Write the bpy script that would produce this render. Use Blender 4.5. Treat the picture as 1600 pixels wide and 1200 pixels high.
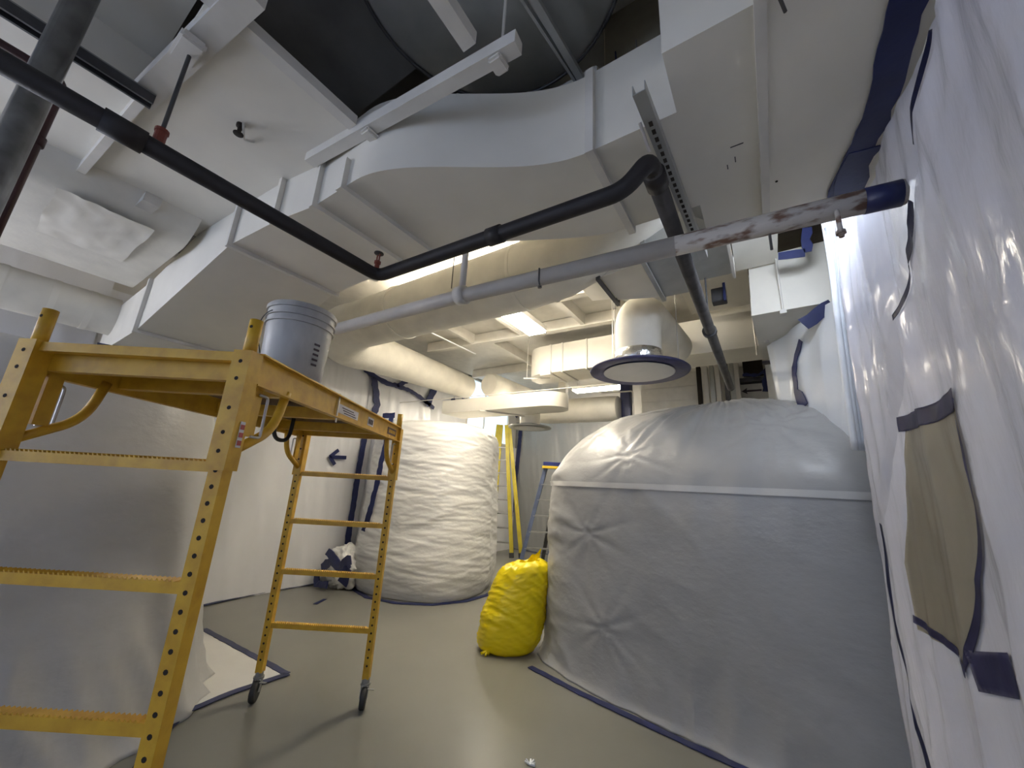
import bpy, bmesh, math, random
from mathutils import Vector, Matrix, noise
random.seed(7)
for o in list(bpy.data.objects): bpy.data.objects.remove(o, do_unlink=True)
scene = bpy.context.scene
COL = scene.collection
V3 = Vector
# ------------------------------------------------------------------ camera
FPX = 601.0; EYE = V3((0, 0, 1.5))
_Z = V3((125, 2250, -FPX)).normalized()
_F = V3((410, -178, -FPX)).normalized(); _F = (_F - _Z*_F.dot(_Z)).normalized()
_X = _F.cross(_Z)
ROT = Matrix((_X, _F, _Z))
cam_d = bpy.data.cameras.new('camera'); cam = bpy.data.objects.new('camera', cam_d); COL.objects.link(cam)
cam.matrix_world = Matrix.Translation(EYE) @ ROT.to_4x4()
cam_d.sensor_width = 36; cam_d.lens = FPX/1600*36; cam_d.clip_start = 0.02
scene.camera = cam
# ------------------------------------------------------------------ world, exposure
w = bpy.data.worlds.new('world'); scene.world = w; w.use_nodes = True
w.node_tree.nodes['Background'].inputs[0].default_value = (0.8, 0.88, 1, 1)
w.node_tree.nodes['Background'].inputs[1].default_value = 0.02
vs = scene.view_settings
vs.view_transform = 'Standard'; vs.look = 'None'; vs.gamma = 1; vs.use_curve_mapping = False
vs.exposure = 1.78
WARM = (1.0, 0.915, 0.77); COOL = (0.78, 0.86, 1.0); NEUT = (1.0, 0.95, 0.86)

def ray(px, py): return ROT @ V3((px-800, -(py-600), -FPX)).normalized()
def on_z(px, py, z): d = ray(px, py); return EYE + d*((z-EYE.z)/d.z)     # where a sight line meets a horizontal plane
def on_x(px, py, x): d = ray(px, py); return EYE + d*((x-EYE.x)/d.x)     # ... a wall of constant x
def on_plane(px, py, p, n): d = ray(px, py); n = V3(n); return EYE + d*((V3(p)-EYE).dot(n)/d.dot(n))   # ... any plane
def on_y(px, py, y): d = ray(px, py); return EYE + d*((y-EYE.y)/d.y)     # ... a wall of constant y

# ------------------------------------------------------------------ materials
M = {}
def mat(name, col, rough=0.5, metal=0.0, var=0.08, scale=6.0, bump=0.0, bscale=40.0, col2=None, lo=0.45, hi=0.6, spec=0.5,
        stretch=(1, 1, 1), translucent=0.0, transparent=0.0, coat=0.0, detail=5.0):
    m = bpy.data.materials.new(name); m.use_nodes = True; nt = m.node_tree; N = nt.nodes; L = nt.links
    b = N['Principled BSDF']; out = N['Material Output']
    tc = N.new('ShaderNodeTexCoord'); mp = N.new('ShaderNodeMapping'); L.new(tc.outputs['Object'], mp.inputs[0]); mp.inputs['Scale'].default_value = stretch
    ns = N.new('ShaderNodeTexNoise'); ns.inputs['Scale'].default_value = scale; ns.inputs['Detail'].default_value = detail; L.new(mp.outputs[0], ns.inputs['Vector'])
    rp = N.new('ShaderNodeValToRGB'); L.new(ns.outputs['Fac'], rp.inputs[0])
    c = V3(col); d = V3(col2) if col2 else c*(1-2*var)
    rp.color_ramp.elements[0].position = lo if col2 else 0.3; rp.color_ramp.elements[1].position = hi if col2 else 0.7
    rp.color_ramp.elements[0].color = (*d, 1); rp.color_ramp.elements[1].color = (*(c if col2 else c*(1+var*0.5)), 1)
    L.new(rp.outputs[0], b.inputs['Base Color'])
    b.inputs['Roughness'].default_value = rough; b.inputs['Metallic'].default_value = metal
    b.inputs['Specular IOR Level'].default_value = spec
    if coat: b.inputs['Coat Weight'].default_value = coat
    if bump:
        n2 = N.new('ShaderNodeTexNoise'); n2.inputs['Scale'].default_value = bscale; n2.inputs['Detail'].default_value = 4; L.new(mp.outputs[0], n2.inputs['Vector'])
        bp = N.new('ShaderNodeBump'); bp.inputs['Strength'].default_value = bump; bp.inputs['Distance'].default_value = 0.01
        L.new(n2.outputs['Fac'], bp.inputs['Height']); L.new(bp.outputs[0], b.inputs['Normal'])
    sh = b.outputs[0]
    if translucent:
        t = N.new('ShaderNodeBsdfTranslucent'); t.inputs[0].default_value = (*c, 1); mx = N.new('ShaderNodeMixShader'); mx.inputs[0].default_value = translucent
        L.new(sh, mx.inputs[1]); L.new(t.outputs[0], mx.inputs[2]); sh = mx.outputs[0]
    if transparent:
        t = N.new('ShaderNodeBsdfTransparent'); mx = N.new('ShaderNodeMixShader'); mx.inputs[0].default_value = transparent
        L.new(sh, mx.inputs[1]); L.new(t.outputs[0], mx.inputs[2]); sh = mx.outputs[0]
    L.new(sh, out.inputs['Surface'])
    M[name] = m; return m
def emis(name, col, s):
    m = bpy.data.materials.new(name); m.use_nodes = True; b = m.node_tree.nodes['Principled BSDF']
    b.inputs['Base Color'].default_value = (*col, 1); b.inputs['Emission Color'].default_value = (*col, 1); b.inputs['Emission Strength'].default_value = s
    M[name] = m; return m
mat('epoxy', (0.215, 0.21, 0.182), 0.32, var=0.06, scale=1.2, bump=0.03, bscale=14)
mat('concrete', (0.16, 0.15, 0.14), 0.9, var=0.15, scale=3, bump=0.3, bscale=20)
mat('grey_hatch', (0.30, 0.33, 0.32), 0.6, var=0.1, scale=5)
mat('opening_shade', (0.17, 0.165, 0.155), 0.7, var=0.2, scale=3)
mat('duct_white', (0.76, 0.73, 0.65), 0.55, var=0.05, scale=2.5, bump=0.05, bscale=30)
mat('duct_wrap', (0.73, 0.70, 0.62), 0.6, var=0.06, scale=5, bump=0.18, bscale=22)
mat('paint_white', (0.68, 0.655, 0.60), 0.5, var=0.05, scale=8)
mat('paint_wall', (0.62, 0.60, 0.56), 0.7, var=0.05, scale=3)
mat('wall_tan', (0.34, 0.28, 0.20), 0.6, var=0.1, scale=4)
mat('galvanized', (0.46, 0.47, 0.46), 0.42, 0.6, var=0.10, scale=5)
mat('dark_steel', (0.10, 0.10, 0.105), 0.45, 0.6, var=0.2, scale=9)
mat('black_pipe', (0.017, 0.014, 0.015), 0.6, var=0.2, scale=14, bump=0.1, bscale=60)
mat('red_pipe', (0.055, 0.016, 0.016), 0.5, var=0.2)
mat('red_clamp', (0.22, 0.045, 0.025), 0.5, var=0.2)
mat('riser_steel', (0.30, 0.30, 0.30), 0.34, 0.75, var=0.2, scale=12)
mat('grey_pipe', (0.085, 0.08, 0.077), 0.5, var=0.2, scale=14)
mat('rusty_pipe', (0.50, 0.47, 0.43), 0.65, col2=(0.16, 0.09, 0.06), lo=0.38, hi=0.52, scale=9, bump=0.2, bscale=30, stretch=(1.2, 3, 3))
mat('paint_pipe', (0.52, 0.49, 0.44), 0.55, var=0.08, scale=5, bump=0.1, bscale=30)
mat('scaffold_yellow', (0.68, 0.40, 0.028), 0.45, col2=(0.54, 0.29, 0.02), lo=0.30, hi=0.62, scale=16, bump=0.06, bscale=70)
mat('plywood', (0.20, 0.12, 0.06), 0.7, var=0.2, scale=5, stretch=(1, 8, 1))
mat('hole_black', (0.025, 0.018, 0.012), 0.9, var=0.1)
mat('rubber', (0.03, 0.03, 0.03), 0.6, var=0.15)
mat('wire', (0.52, 0.50, 0.48), 0.35, 0.7, var=0.1)
mat('sticker', (0.62, 0.60, 0.60), 0.5, var=0.05, scale=20)
mat('print_dark', (0.07, 0.05, 0.06), 0.6, var=0.1)
mat('plate_brown', (0.10, 0.035, 0.02), 0.5, var=0.2)
mat('red_print', (0.42, 0.05, 0.05), 0.5, var=0.1)
mat('bucket', (0.50, 0.495, 0.47), 0.42, col2=(0.33, 0.32, 0.31), lo=0.32, hi=0.55, scale=6, stretch=(1, 1, 0.5))
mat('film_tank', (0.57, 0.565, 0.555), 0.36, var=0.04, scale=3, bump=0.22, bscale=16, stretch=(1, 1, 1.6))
mat('film_seam', (0.56, 0.56, 0.545), 0.36, var=0.05, scale=4)
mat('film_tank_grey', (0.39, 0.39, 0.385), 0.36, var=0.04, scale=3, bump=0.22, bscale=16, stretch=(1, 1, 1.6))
mat('film_tank_crinkled', (0.74, 0.73, 0.70), 0.33, var=0.03, scale=3, bump=0.35, bscale=13, stretch=(1, 1, 2.2))
mat('film_wall', (0.72, 0.72, 0.735), 0.30, var=0.03, scale=3, bump=0.28, bscale=9, stretch=(1, 1, 0.35))
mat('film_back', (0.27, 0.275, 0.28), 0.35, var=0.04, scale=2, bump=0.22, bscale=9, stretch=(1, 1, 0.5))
mat('film_clear', (0.82, 0.83, 0.93), 0.17, var=0.03, scale=3, bump=0.42, bscale=20, stretch=(1, 1.3, 0.32), translucent=0.18, transparent=0.28, spec=0.75)
mat('film_tan', (0.50, 0.455, 0.36), 0.24, var=0.06, scale=4, bump=0.3, bscale=10, stretch=(1, 1.2, 0.4))
mat('film_fold', (0.85, 0.88, 0.92), 0.28, var=0.02, scale=4, bump=0.2, bscale=10, stretch=(1, 1, 0.2), translucent=0.2)
mat('blue_tape', (0.012, 0.019, 0.092), 0.42, var=0.15, scale=8, bump=0.12, bscale=40)
mat('purple_tape', (0.055, 0.055, 0.15), 0.42, var=0.2, scale=10)
mat('yellow_bag', (0.93, 0.74, 0.006), 0.26, var=0.04, scale=4, bump=0.25, bscale=14, stretch=(1, 1, 2), translucent=0.12)
mat('ladder_yellow', (0.46, 0.37, 0.02), 0.45, var=0.1)
mat('ladder_blue', (0.11, 0.14, 0.24), 0.5, var=0.15)
mat('cap_blue', (0.015, 0.025, 0.15), 0.5, var=0.1)
mat('cap_yellow', (0.75, 0.50, 0.03), 0.5, var=0.1)
mat('aluminium', (0.33, 0.33, 0.32), 0.45, 0.6, var=0.1)
mat('foil', (0.80, 0.80, 0.80), 0.18, 0.95, var=0.1, scale=12, bump=0.7, bscale=26)
mat('insulation', (0.42, 0.36, 0.20), 0.9, var=0.35, scale=30, bump=0.6, bscale=60)
mat('tan_board', (0.40, 0.36, 0.26), 0.8, var=0.1)
mat('red_brick', (0.35, 0.10, 0.05), 0.8, var=0.1)
emis('tube_warm', WARM, 15.0)
emis('fill_near', NEUT, 9.0)
emis('tube_cool', COOL, 22.0)
emis('window_glow', (0.66, 0.84, 1.0), 0.32)
emis('fill_glow_rear', (0.50, 0.66, 1.0), 0.36)
emis('fill_glow_side', (0.84, 0.87, 1.0), 3.6)
emis('fill_aisle', WARM, 20.0)
emis('tube_gap', WARM, 30.0)

# ------------------------------------------------------------------ mesh helpers
def NB(): return bmesh.new()
def obj(name, bm, m, parent=None, smooth=False, label=None, cat=None, group=None, kind=None, recalc=True):
    if recalc: bmesh.ops.recalc_face_normals(bm, faces=bm.faces)
    me = bpy.data.meshes.new(name); bm.to_mesh(me); bm.free()
    me.materials.append(M[m] if isinstance(m, str) else m)
    if smooth: me.polygons.foreach_set('use_smooth', [True]*len(me.polygons))
    o = bpy.data.objects.new(name, me); COL.objects.link(o)
    if parent is not None:
        o.parent = parent
        o.matrix_parent_inverse = parent.matrix_basis.inverted()
    tag(o, label, cat, group, kind); return o
def tag(o, label=None, cat=None, group=None, kind=None):
    if label: o['label'] = label
    if cat: o['category'] = cat
    if group: o['group'] = group
    if kind: o['kind'] = kind
def thing(name, loc, label, cat, group=None, kind=None):
    o = bpy.data.objects.new(name, None); COL.objects.link(o); o.location = loc; o.empty_display_size = 0.1
    tag(o, label, cat, group, kind); return o
def quad_auto_smooth(o, ang=40):
    me = o.data; me.polygons.foreach_set('use_smooth', [True]*len(me.polygons)); me.set_sharp_from_angle(angle=math.radians(ang)); return o
def box(bm, a, b, bevel=0.0):
    lo = [min(a[i], b[i]) for i in range(3)]; hi = [max(a[i], b[i]) for i in range(3)]
    v = [bm.verts.new((x, y, z)) for x in (lo[0], hi[0]) for y in (lo[1], hi[1]) for z in (lo[2], hi[2])]
    for f in ((0,1,3,2),(4,6,7,5),(0,4,5,1),(2,3,7,6),(0,2,6,4),(1,5,7,3)): bm.faces.new([v[i] for i in f])
    if bevel: bmesh.ops.bevel(bm, geom=list({e for q in v for e in q.link_edges}), offset=bevel, segments=2, affect='EDGES')
def hexa(bm, p):   # 8 points: bottom 4 then top 4
    v = [bm.verts.new(q) for q in p]
    for f in ((0,3,2,1),(4,5,6,7),(0,1,5,4),(1,2,6,5),(2,3,7,6),(3,0,4,7)): bm.faces.new([v[i] for i in f])
def bar(bm, p, q, wdt, hgt, up=(0,0,1)):   # rectangular bar from p to q
    p, q = V3(p), V3(q); t = (q-p).normalized(); u = V3(up)
    s = t.cross(u)
    if s.length < 1e-4: s = t.cross(V3((1,0,0)))
    s.normalize(); n = s.cross(t)
    o = [s*wdt/2+n*hgt/2, -s*wdt/2+n*hgt/2, -s*wdt/2-n*hgt/2, s*wdt/2-n*hgt/2]
    hexa(bm, [p+k for k in o]+[q+k for k in o])
def rounded(path, r, seg=6):   # fillet the inner corners of a polyline
    path = [V3(p) for p in path]; out = [path[0]]
    for i in range(1, len(path)-1):
        a, b, c = path[i-1], path[i], path[i+1]; d1 = (a-b); d2 = (c-b)
        k = min(r, d1.length*0.49, d2.length*0.49); p1 = b+d1.normalized()*k; p2 = b+d2.normalized()*k
        for j in range(seg+1):
            t = j/seg; out.append(p1*(1-t)**2 + b*2*t*(1-t) + p2*t*t)
    out.append(path[-1]); return out
def tube(bm, path, r, n=16, cap=True, ry=None, up=None):
    path = [V3(p) for p in path]; rings = []; u = None
    rr = r if isinstance(r, (list, tuple)) else [r]*len(path)
    for i, p in enumerate(path):
        t = (path[min(i+1, len(path)-1)]-path[max(i-1, 0)]).normalized()
        if u is None:
            u = V3(up) if up else (V3((0,0,1)) if abs(t.z) < 0.9 else V3((1,0,0)))
        u = (u - t*u.dot(t)).normalized(); s = t.cross(u)
        rings.append([bm.verts.new(p + s*math.cos(2*math.pi*k/n)*rr[i] + u*math.sin(2*math.pi*k/n)*(ry if ry else rr[i])) for k in range(n)])
    for a, b in zip(rings, rings[1:]):
        for k in range(n): bm.faces.new((a[k], a[(k+1) % n], b[(k+1) % n], b[k]))
    if cap: bm.faces.new(rings[0][::-1]); bm.faces.new(rings[-1])
    return rings
def loft(bm, rings, cap=True, closed=True):
    R = [[bm.verts.new(p) for p in r] for r in rings]; n = len(R[0])
    for a, b in zip(R, R[1:]):
        for k in range(n if closed else n-1): bm.faces.new((a[k], a[(k+1) % n], b[(k+1) % n], b[k]))
    if cap: bm.faces.new(R[0][::-1]); bm.faces.new(R[-1])
    return R
def lathe(bm, c, prof, n=32, cap=True):
    return loft(bm, [[(c[0]+r*math.cos(2*math.pi*k/n), c[1]+r*math.sin(2*math.pi*k/n), c[2]+z) for k in range(n)] for r, z in prof], cap)
def grid(bm, f, nu, nv):
    G = [[bm.verts.new(f(i/nu, j/nv)) for j in range(nv+1)] for i in range(nu+1)]
    for i in range(nu):
        for j in range(nv): bm.faces.new((G[i][j], G[i+1][j], G[i+1][j+1], G[i][j+1]))
def nz(x, y=0, z=0): return noise.noise(V3((x, y, z)))
def ridge(x, y=0, z=0): return 1-abs(2*nz(x, y, z))
def ribbon(bm, pts, wd, nrm, th=0.003, ragged=0.0):
    pts = [V3(p) for p in pts]; nrm = V3(nrm).normalized(); dense = []
    if ragged:
        for a, b in zip(pts, pts[1:]):
            m = max(2, int((b-a).length/0.05))
            dense += [a.lerp(b, k/m) for k in range(m)]
        pts = dense+[pts[-1]]
    rings = []
    for i, p in enumerate(pts):
        t = (pts[min(i+1, len(pts)-1)]-pts[max(i-1, 0)]).normalized(); s = nrm.cross(t).normalized()
        ww = wd[i] if isinstance(wd, (list, tuple)) else wd
        j1 = 1+ragged*random.uniform(-1, 1); j2 = 1+ragged*random.uniform(-1, 1)
        rings.append([p+s*ww/2*j1, p-s*ww/2*j2, p-s*ww/2*j2+nrm*th, p+s*ww/2*j1+nrm*th])
    loft(bm, rings)
def tape(label, pts, wd, nrm, th=0.004, ragged=0.12, m='blue_tape', group=None, name='tape_strip'):
    b = NB(); ribbon(b, pts, wd, nrm, th, ragged); return obj(name, b, m, label=label, cat='tape', group=group)

# ================================================================== SETTING
def struct(name, bm, m, label, parent=None, smooth=False): return obj(name, bm, m, parent, smooth, label=label, kind='structure')
b = NB(); box(b, (-5.9, -3.2, -0.1), (1.6, 9.0, 0)); struct('floor', b, 'epoxy', 'smooth grey epoxy floor of the mechanical room')
b = NB(); box(b, (-5.9, -3.2, 4.0), (1.6, 9.0, 4.15)); struct('ceiling', b, 'concrete', 'dark concrete slab above the ducts')
b = NB(); box(b, (-5.9, -3.2, 0), (-5.72, 9.0, 4.0)); struct('wall_left', b, 'paint_wall', 'left wall hung with white plastic sheeting')
b = NB(); box(b, (-5.72, 8.82, 0), (1.6, 9.0, 4.0)); struct('wall_back', b, 'paint_wall', 'far wall behind the ladders')
b = NB(); box(b, (-5.72, -3.2, 0), (1.6, -3.0, 4.0)); struct('wall_front', b, 'paint_wall', 'near wall behind the viewer')
b = NB(); box(b, (0.66, -3.0, 0), (0.8, 2.8, 4.0)); struct('wall_right', b, 'paint_wall', 'right wall behind the translucent plastic curtain')
b = NB(); box(b, (1.5, 2.8, 0), (1.6, 8.82, 4.0)); struct('wall_right_recess', b, 'paint_wall', 'set back right wall behind the big wrapped tank')
b = NB(); box(b, (0.8, 2.7, 0), (1.5, 2.8, 4.0)); struct('wall_right_return', b, 'paint_wall', 'short return wall at the end of the curtain wall')
b = NB(); box(b, (-1.86, 7.0, 0), (1.5, 7.12, 4.0)); wp = struct('wall_partition', b, 'paint_white', 'white panelled partition behind the big wrapped tank')
for i, z in enumerate((2.62, 2.86, 3.10, 3.34, 3.58)):
    bb = NB(); box(bb, (-1.85, 6.985, z+0.006), (1.44, 7.0, z+0.234), 0.004); obj('panel', bb, 'paint_white', wp)
# white ceiling bay with beams round the visible lamp
b = NB(); box(b, (-5.5, 1.35, 3.90), (-0.2, 8.6, 3.96)); cb = struct('ceiling_bay', b, 'paint_white', 'white painted ceiling bay over the far tanks')
for (p, q) in (((-5.2, 3.72, 3.73), (-1.0, 3.88, 3.73)), ((-4.9, 4.55, 3.72), (-1.1, 4.75, 3.72)), ((-5.2, 6.2, 3.72), (-0.5, 6.2, 3.72))):
    bb = NB(); bar(bb, V3(p)+V3((0, 0, 0.09)), V3(q)+V3((0, 0, 0.09)), 0.10, 0.16); obj('beam', bb, 'paint_white', cb)
for (x, y0, y1) in ((-2.98, 3.0, 4.8), (-2.0, 3.0, 4.7), (-3.9, 3.0, 4.7), (-3.6, 4.6, 8.0), (-1.4, 3.2, 4.6)):
    bb = NB(); box(bb, (x-0.03, y0, 3.74), (x+0.03, y1, 3.90)); obj('beam', bb, 'paint_white', cb)
# window high in the far end of the left wall
t = thing('window_1', (-5.70, 7.2, 3.0), 'bright daylit window high on the far left wall', None, kind='structure')
b = NB(); box(b, (-5.712, 6.66, 2.55), (-5.70, 8.3, 3.9)); obj('pane', b, 'window_glow', t)
for a, c in (((-5.72, 6.6, 2.49), (-5.66, 8.36, 2.55)), ((-5.72, 6.6, 3.9), (-5.66, 8.36, 3.96)), ((-5.72, 6.6, 2.49), (-5.66, 6.66, 3.96)), ((-5.72, 8.3, 2.49), (-5.66, 8.36, 3.96)), ((-5.72, 7.28, 2.55), (-5.68, 7.32, 3.9))):
    b = NB(); box(b, a, c); obj('window_frame', b, 'paint_white', t)

# ================================================================== LAMPS
def lamp(loc, L, W, along, m, label, drop=0.0):
    t = thing('ceiling_lamp', loc, label, 'lamp'); x, y, z = loc
    dx, dy = (W/2, L/2) if along == 'y' else (L/2, W/2)
    b = NB(); box(b, (x-dx, y-dy, z+0.03), (x+dx, y+dy, z+0.10), 0.006); obj('housing', b, 'paint_white', t)
    b = NB(); ny = 14
    for i in range(ny):   # ribbed wraparound diffuser
        k0 = -1+2*i/ny; k1 = -1+2*(i+1)/ny-0.012
        if along == 'y': box(b, (x-dx*0.92, y+k0*dy*0.98, z), (x+dx*0.92, y+k1*dy*0.98, z+0.03))
        else: box(b, (x+k0*dx*0.98, y-dy*0.92, z), (x+k1*dx*0.98, y+dy*0.92, z+0.03))
    obj('diffuser', b, m, t)
    if drop:
        for s in (-0.8, 0.8):
            b = NB(); yy = y+s*dy if along == 'y' else y; xx = x if along == 'y' else x+s*dx
            tube(b, [(xx, yy, z+0.1), (xx, yy, z+0.1+drop)], 0.005, 8); obj('rod', b, 'paint_white', t)
    return t
lamp((-2.55, 3.78, 3.58), 1.15, 0.28, 'y', 'tube_warm', 'glowing ribbed fluorescent lamp on the white ceiling bay', 0.12)
lamp((-2.75, 7.35, 3.52), 1.2, 0.26, 'x', 'tube_warm', 'glowing lamp at the far wall beside the blue taped column', 0.18)
lamp((-3.95, 6.15, 3.02), 1.2, 0.26, 'x', 'fill_aisle', 'added unseen fill lamp behind the rounded flat duct over the far aisle', 0.75)  # added fill lamp, hidden by the duct, brightens the big tank's left side
tl = thing('tube_lamp', (-2.5, 3.0, 3.72), 'bare tube lamp lighting the ceiling behind the big round duct', 'lamp')
for x0 in (-3.75, -2.45):
    b = NB(); tube(b, [(x0, 3.02, 3.73), (x0+1.2, 3.02, 3.73)], 0.02, 12); tb = obj('tube', b, 'tube_gap', tl, True)
    for xx in (x0-0.02, x0+1.22):
        b = NB(); box(b, (xx-0.015, 2.99, 3.70), (xx+0.015, 3.05, 3.90)); obj('holder', b, 'paint_white', tl)
wl_ = thing('work_light', (0.25, 2.0, 3.05), 'cool work light on the far end of the curtain side duct', 'lamp')
b = NB(); box(b, (0.10, 1.985, 2.93), (0.42, 2.03, 3.13), 0.006); obj('housing', b, 'paint_white', wl_)
b = NB(); box(b, (0.12, 2.03, 2.95), (0.40, 2.05, 3.11), 0.006); obj('diffuser', b, 'tube_cool', wl_)
lamp((-4.0, -1.9, 3.45), 1.2, 0.30, 'x', 'fill_near', 'added unseen fill lamp at the near end of the room behind the viewer', 0.45)  # added fill lamp out of view, brightens the near end
t = thing('fill_window_rear', (-1.6, -2.99, 1.8), 'broad glowing fill panel framed like a window, added behind the viewer', None, kind='structure')  # added glow out of view: cool fill for near faces and undersides
b = NB(); box(b, (-3.9, -2.995, 1.2), (0.0, -2.985, 2.9)); obj('pane', b, 'fill_glow_rear', t)
for a, c in (((-3.96, -3.0, 1.14), (0.06, -2.94, 1.2)), ((-3.96, -3.0, 2.9), (0.06, -2.94, 2.96)), ((-3.96, -3.0, 1.14), (-3.9, -2.94, 2.96)), ((0.0, -3.0, 1.14), (0.06, -2.94, 2.96)), ((-2.62, -2.99, 1.2), (-2.58, -2.95, 2.9)), ((-1.32, -2.99, 1.2), (-1.28, -2.95, 2.9))):
    b = NB(); box(b, a, c); obj('window_frame', b, 'paint_white', t)

t = thing('fill_window_side', (-5.70, -2.1, 2.1), 'tall glowing fill panel framed like a window, added on the unseen near left wall', None, kind='structure')  # added glow out of view: side fill for the curtain
b = NB(); box(b, (-5.712, -2.9, 0.9), (-5.70, -1.35, 3.3)); obj('pane', b, 'fill_glow_side', t)
for a, c in (((-5.72, -2.96, 0.84), (-5.66, -1.29, 0.9)), ((-5.72, -2.96, 3.3), (-5.66, -1.29, 3.36)), ((-5.72, -2.96, 0.84), (-5.66, -2.9, 3.36)), ((-5.72, -1.35, 0.84), (-5.66, -1.29, 3.36))):
    b = NB(); box(b, a, c); obj('window_frame', b, 'paint_white', t)

# ================================================================== WRAPPED TANKS
def sup(th, n): c, s = math.cos(th), math.sin(th); return (abs(c)**n+abs(s)**n)**(-1/n)
def tank_cover(name, c, a, bb_, n, rot, prof, disp, m, label, nu=260, nzv=150, cap=True, parent=None):
    zs = prof[-1][0]; b = NB()
    def s_of(q):      # q: 0..1 along the profile polyline
        L = [0]
        for (z0, s0), (z1, s1) in zip(prof, prof[1:]): L.append(L[-1]+math.hypot(z1-z0, (s1-s0)*a))
        d = q*L[-1]
        for i in range(len(prof)-1):
            if d <= L[i+1] or i == len(prof)-2:
                k = (d-L[i])/(L[i+1]-L[i]+1e-9); return prof[i][0]+(prof[i+1][0]-prof[i][0])*k, prof[i][1]+(prof[i+1][1]-prof[i][1])*k
    cr, sr = math.cos(rot), math.sin(rot); rings = []
    for j in range(nzv+1):
        z, s = s_of(j/nzv); ring = []
        for i in range(nu):
            th = 2*math.pi*i/nu; r = sup(th, n)*s; x, y = a*r*math.cos(th), bb_*r*math.sin(th)
            d, dz = disp(th, z, s, x, y); L = math.hypot(x, y)+1e-6
            x, y = x*(1+d/L), y*(1+d/L)
            ring.append((c[0]+x*cr-y*sr, c[1]+x*sr+y*cr, max(0.001, z+dz)))
        rings.append(ring)
    loft(b, rings, cap)
    return obj(name, b, m, parent, smooth=True, label=label, cat=None if parent else 'wrapped tank')
def smooth_prof(pts, it=3):
    for _ in range(it):
        o = [pts[0]]
        for p, q in zip(pts, pts[1:]):
            o += [(p[0]*0.75+q[0]*0.25, p[1]*0.75+q[1]*0.25), (p[0]*0.25+q[0]*0.75, p[1]*0.25+q[1]*0.75)]
        pts = o+[pts[-1]]
    return pts
R1 = math.atan2(-0.203, 0.979)
T1C = (-0.37, 4.455, 0)
def t1_local(px, py):
    p = on_y(px, py, 3.38)-V3(T1C); return p.x*math.cos(R1)+p.y*math.sin(R1), p.z
KNOTS = [(*t1_local(985, 712), 0.030, 11, 0.24), (*t1_local(922, 833), 0.026, 9, 0.20), (*t1_local(955, 978), 0.026, 9, 0.20), (*t1_local(1205, 668), 0.020, 13, 0.30)]
def disp1(th, z, s, x, y):
    dome = max(0, min(1, (z-1.70)/0.3)); low = 1-dome
    d = 0.012*nz(x*1.3, y*1.3, z*1.3)+0.006*ridge(x*2+z*2.2, y*2-z*1.2, z*1.4)*low
    lefty = max(0, min(1, (-x-0.80)/0.4))*low
    d += lefty*(0.026*ridge(x*1.6+y*2, z*2.6+y*1.8+x, 3.1)+0.014*ridge(y*4+x*3, z*6+y*3, 1.7)+0.006*ridge(y*11, z*15+x*6, 1.7))
    dz = dome*(0.024*ridge(th*6, s*0.6, 4.0)+0.018*ridge(th*14+2*s, s*1.0, 9.0)-0.03+0.025*nz(x*2.2, y*2.2, 5)+0.012*ridge(x*6, y*6, 2))
    if y < 0.3:
        for kx, kz, A, n, R in KNOTS:
            r = math.hypot(x-kx, z-kz)
            if r < 4*R:
                ph = math.atan2(z-kz, x-kx); q = A*math.exp(-(r/R))*(abs(math.cos(n*ph*0.5+1.3*nz(ph*2, kx, kz)))**0.6)*min(1, r/0.04)
                d += q*low; dz += q*dome
    d += 0.012*max(0, min(1, (z-1.1)/0.3))*low*ridge(x*3.4+0.4*z, z*0.7, 12.0)
    if z < 0.5: d += (0.5-z)*0.05*ridge(th*9, z*1.5, 2.2)
    return d, dz
P1 = smooth_prof([(0, 1.03), (0.05, 1.005), (0.3, 1.0), (0.9, 1.0), (1.5, 0.985), (1.66, 0.97), (1.84, 0.91), (2.04, 0.80), (2.2, 0.64), (2.32, 0.44), (2.39, 0.24), (2.41, 0.02)], 2)
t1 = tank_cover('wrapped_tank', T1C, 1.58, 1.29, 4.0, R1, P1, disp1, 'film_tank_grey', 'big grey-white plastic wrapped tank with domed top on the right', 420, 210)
sb = tank_cover('seam_band', T1C, 1.587, 1.297, 4.0, R1, [(1.535, 0.9832), (1.557, 0.982), (1.58, 0.980)], disp1, 'film_seam', None, 300, 4, cap=False, parent=t1)
def disp2(th, z, s, x, y):
    d = 0.013*ridge(th*1.1, z*5.5+0.6*math.sin(th*3), 0.4)*min(1, z*2)+0.008*ridge(th*1.7, z*12+th*1.5, 2.0)+0.004*ridge(th*4, z*22-th*2, 6.0)+0.016*nz(th*2, z*1.5, 8)
    d += 0.030*math.exp(-((z-0.35)/0.35)**2)
    return d, 0.012*nz(x*4, y*4, 2) if s < 0.9 else 0
P2 = smooth_prof([(0, 0.93), (0.06, 0.96), (0.35, 1.01), (1.2, 1.0), (1.9, 0.97), (2.2, 0.955), (2.34, 0.88), (2.40, 0.72), (2.42, 0.4), (2.43, 0.02)], 2)
tank_cover('wrapped_tank', (-4.57, 4.72, 0), 0.97, 0.97, 2.6, 0.3, P2, disp2, 'film_tank_crinkled', 'bright crinkled plastic wrapped tank standing behind the scaffold', 260, 220)
def disp3(th, z, s, x, y):
    d = 0.012*nz(x*1.5, y*1.5, z*1.2)+0.006*ridge(x*3, y*3, z*2)
    if z < 0.8: d += (0.8-z)*0.10*ridge(th*5+z*1.2, z*0.8, 5)
    return d, 0
P3 = smooth_prof([(0, 1.10), (0.1, 1.05), (0.5, 1.0), (1.1, 0.975), (1.6, 0.92), (1.95, 0.86), (2.12, 0.78), (2.18, 0.6), (2.2, 0.02)], 2)
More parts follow.
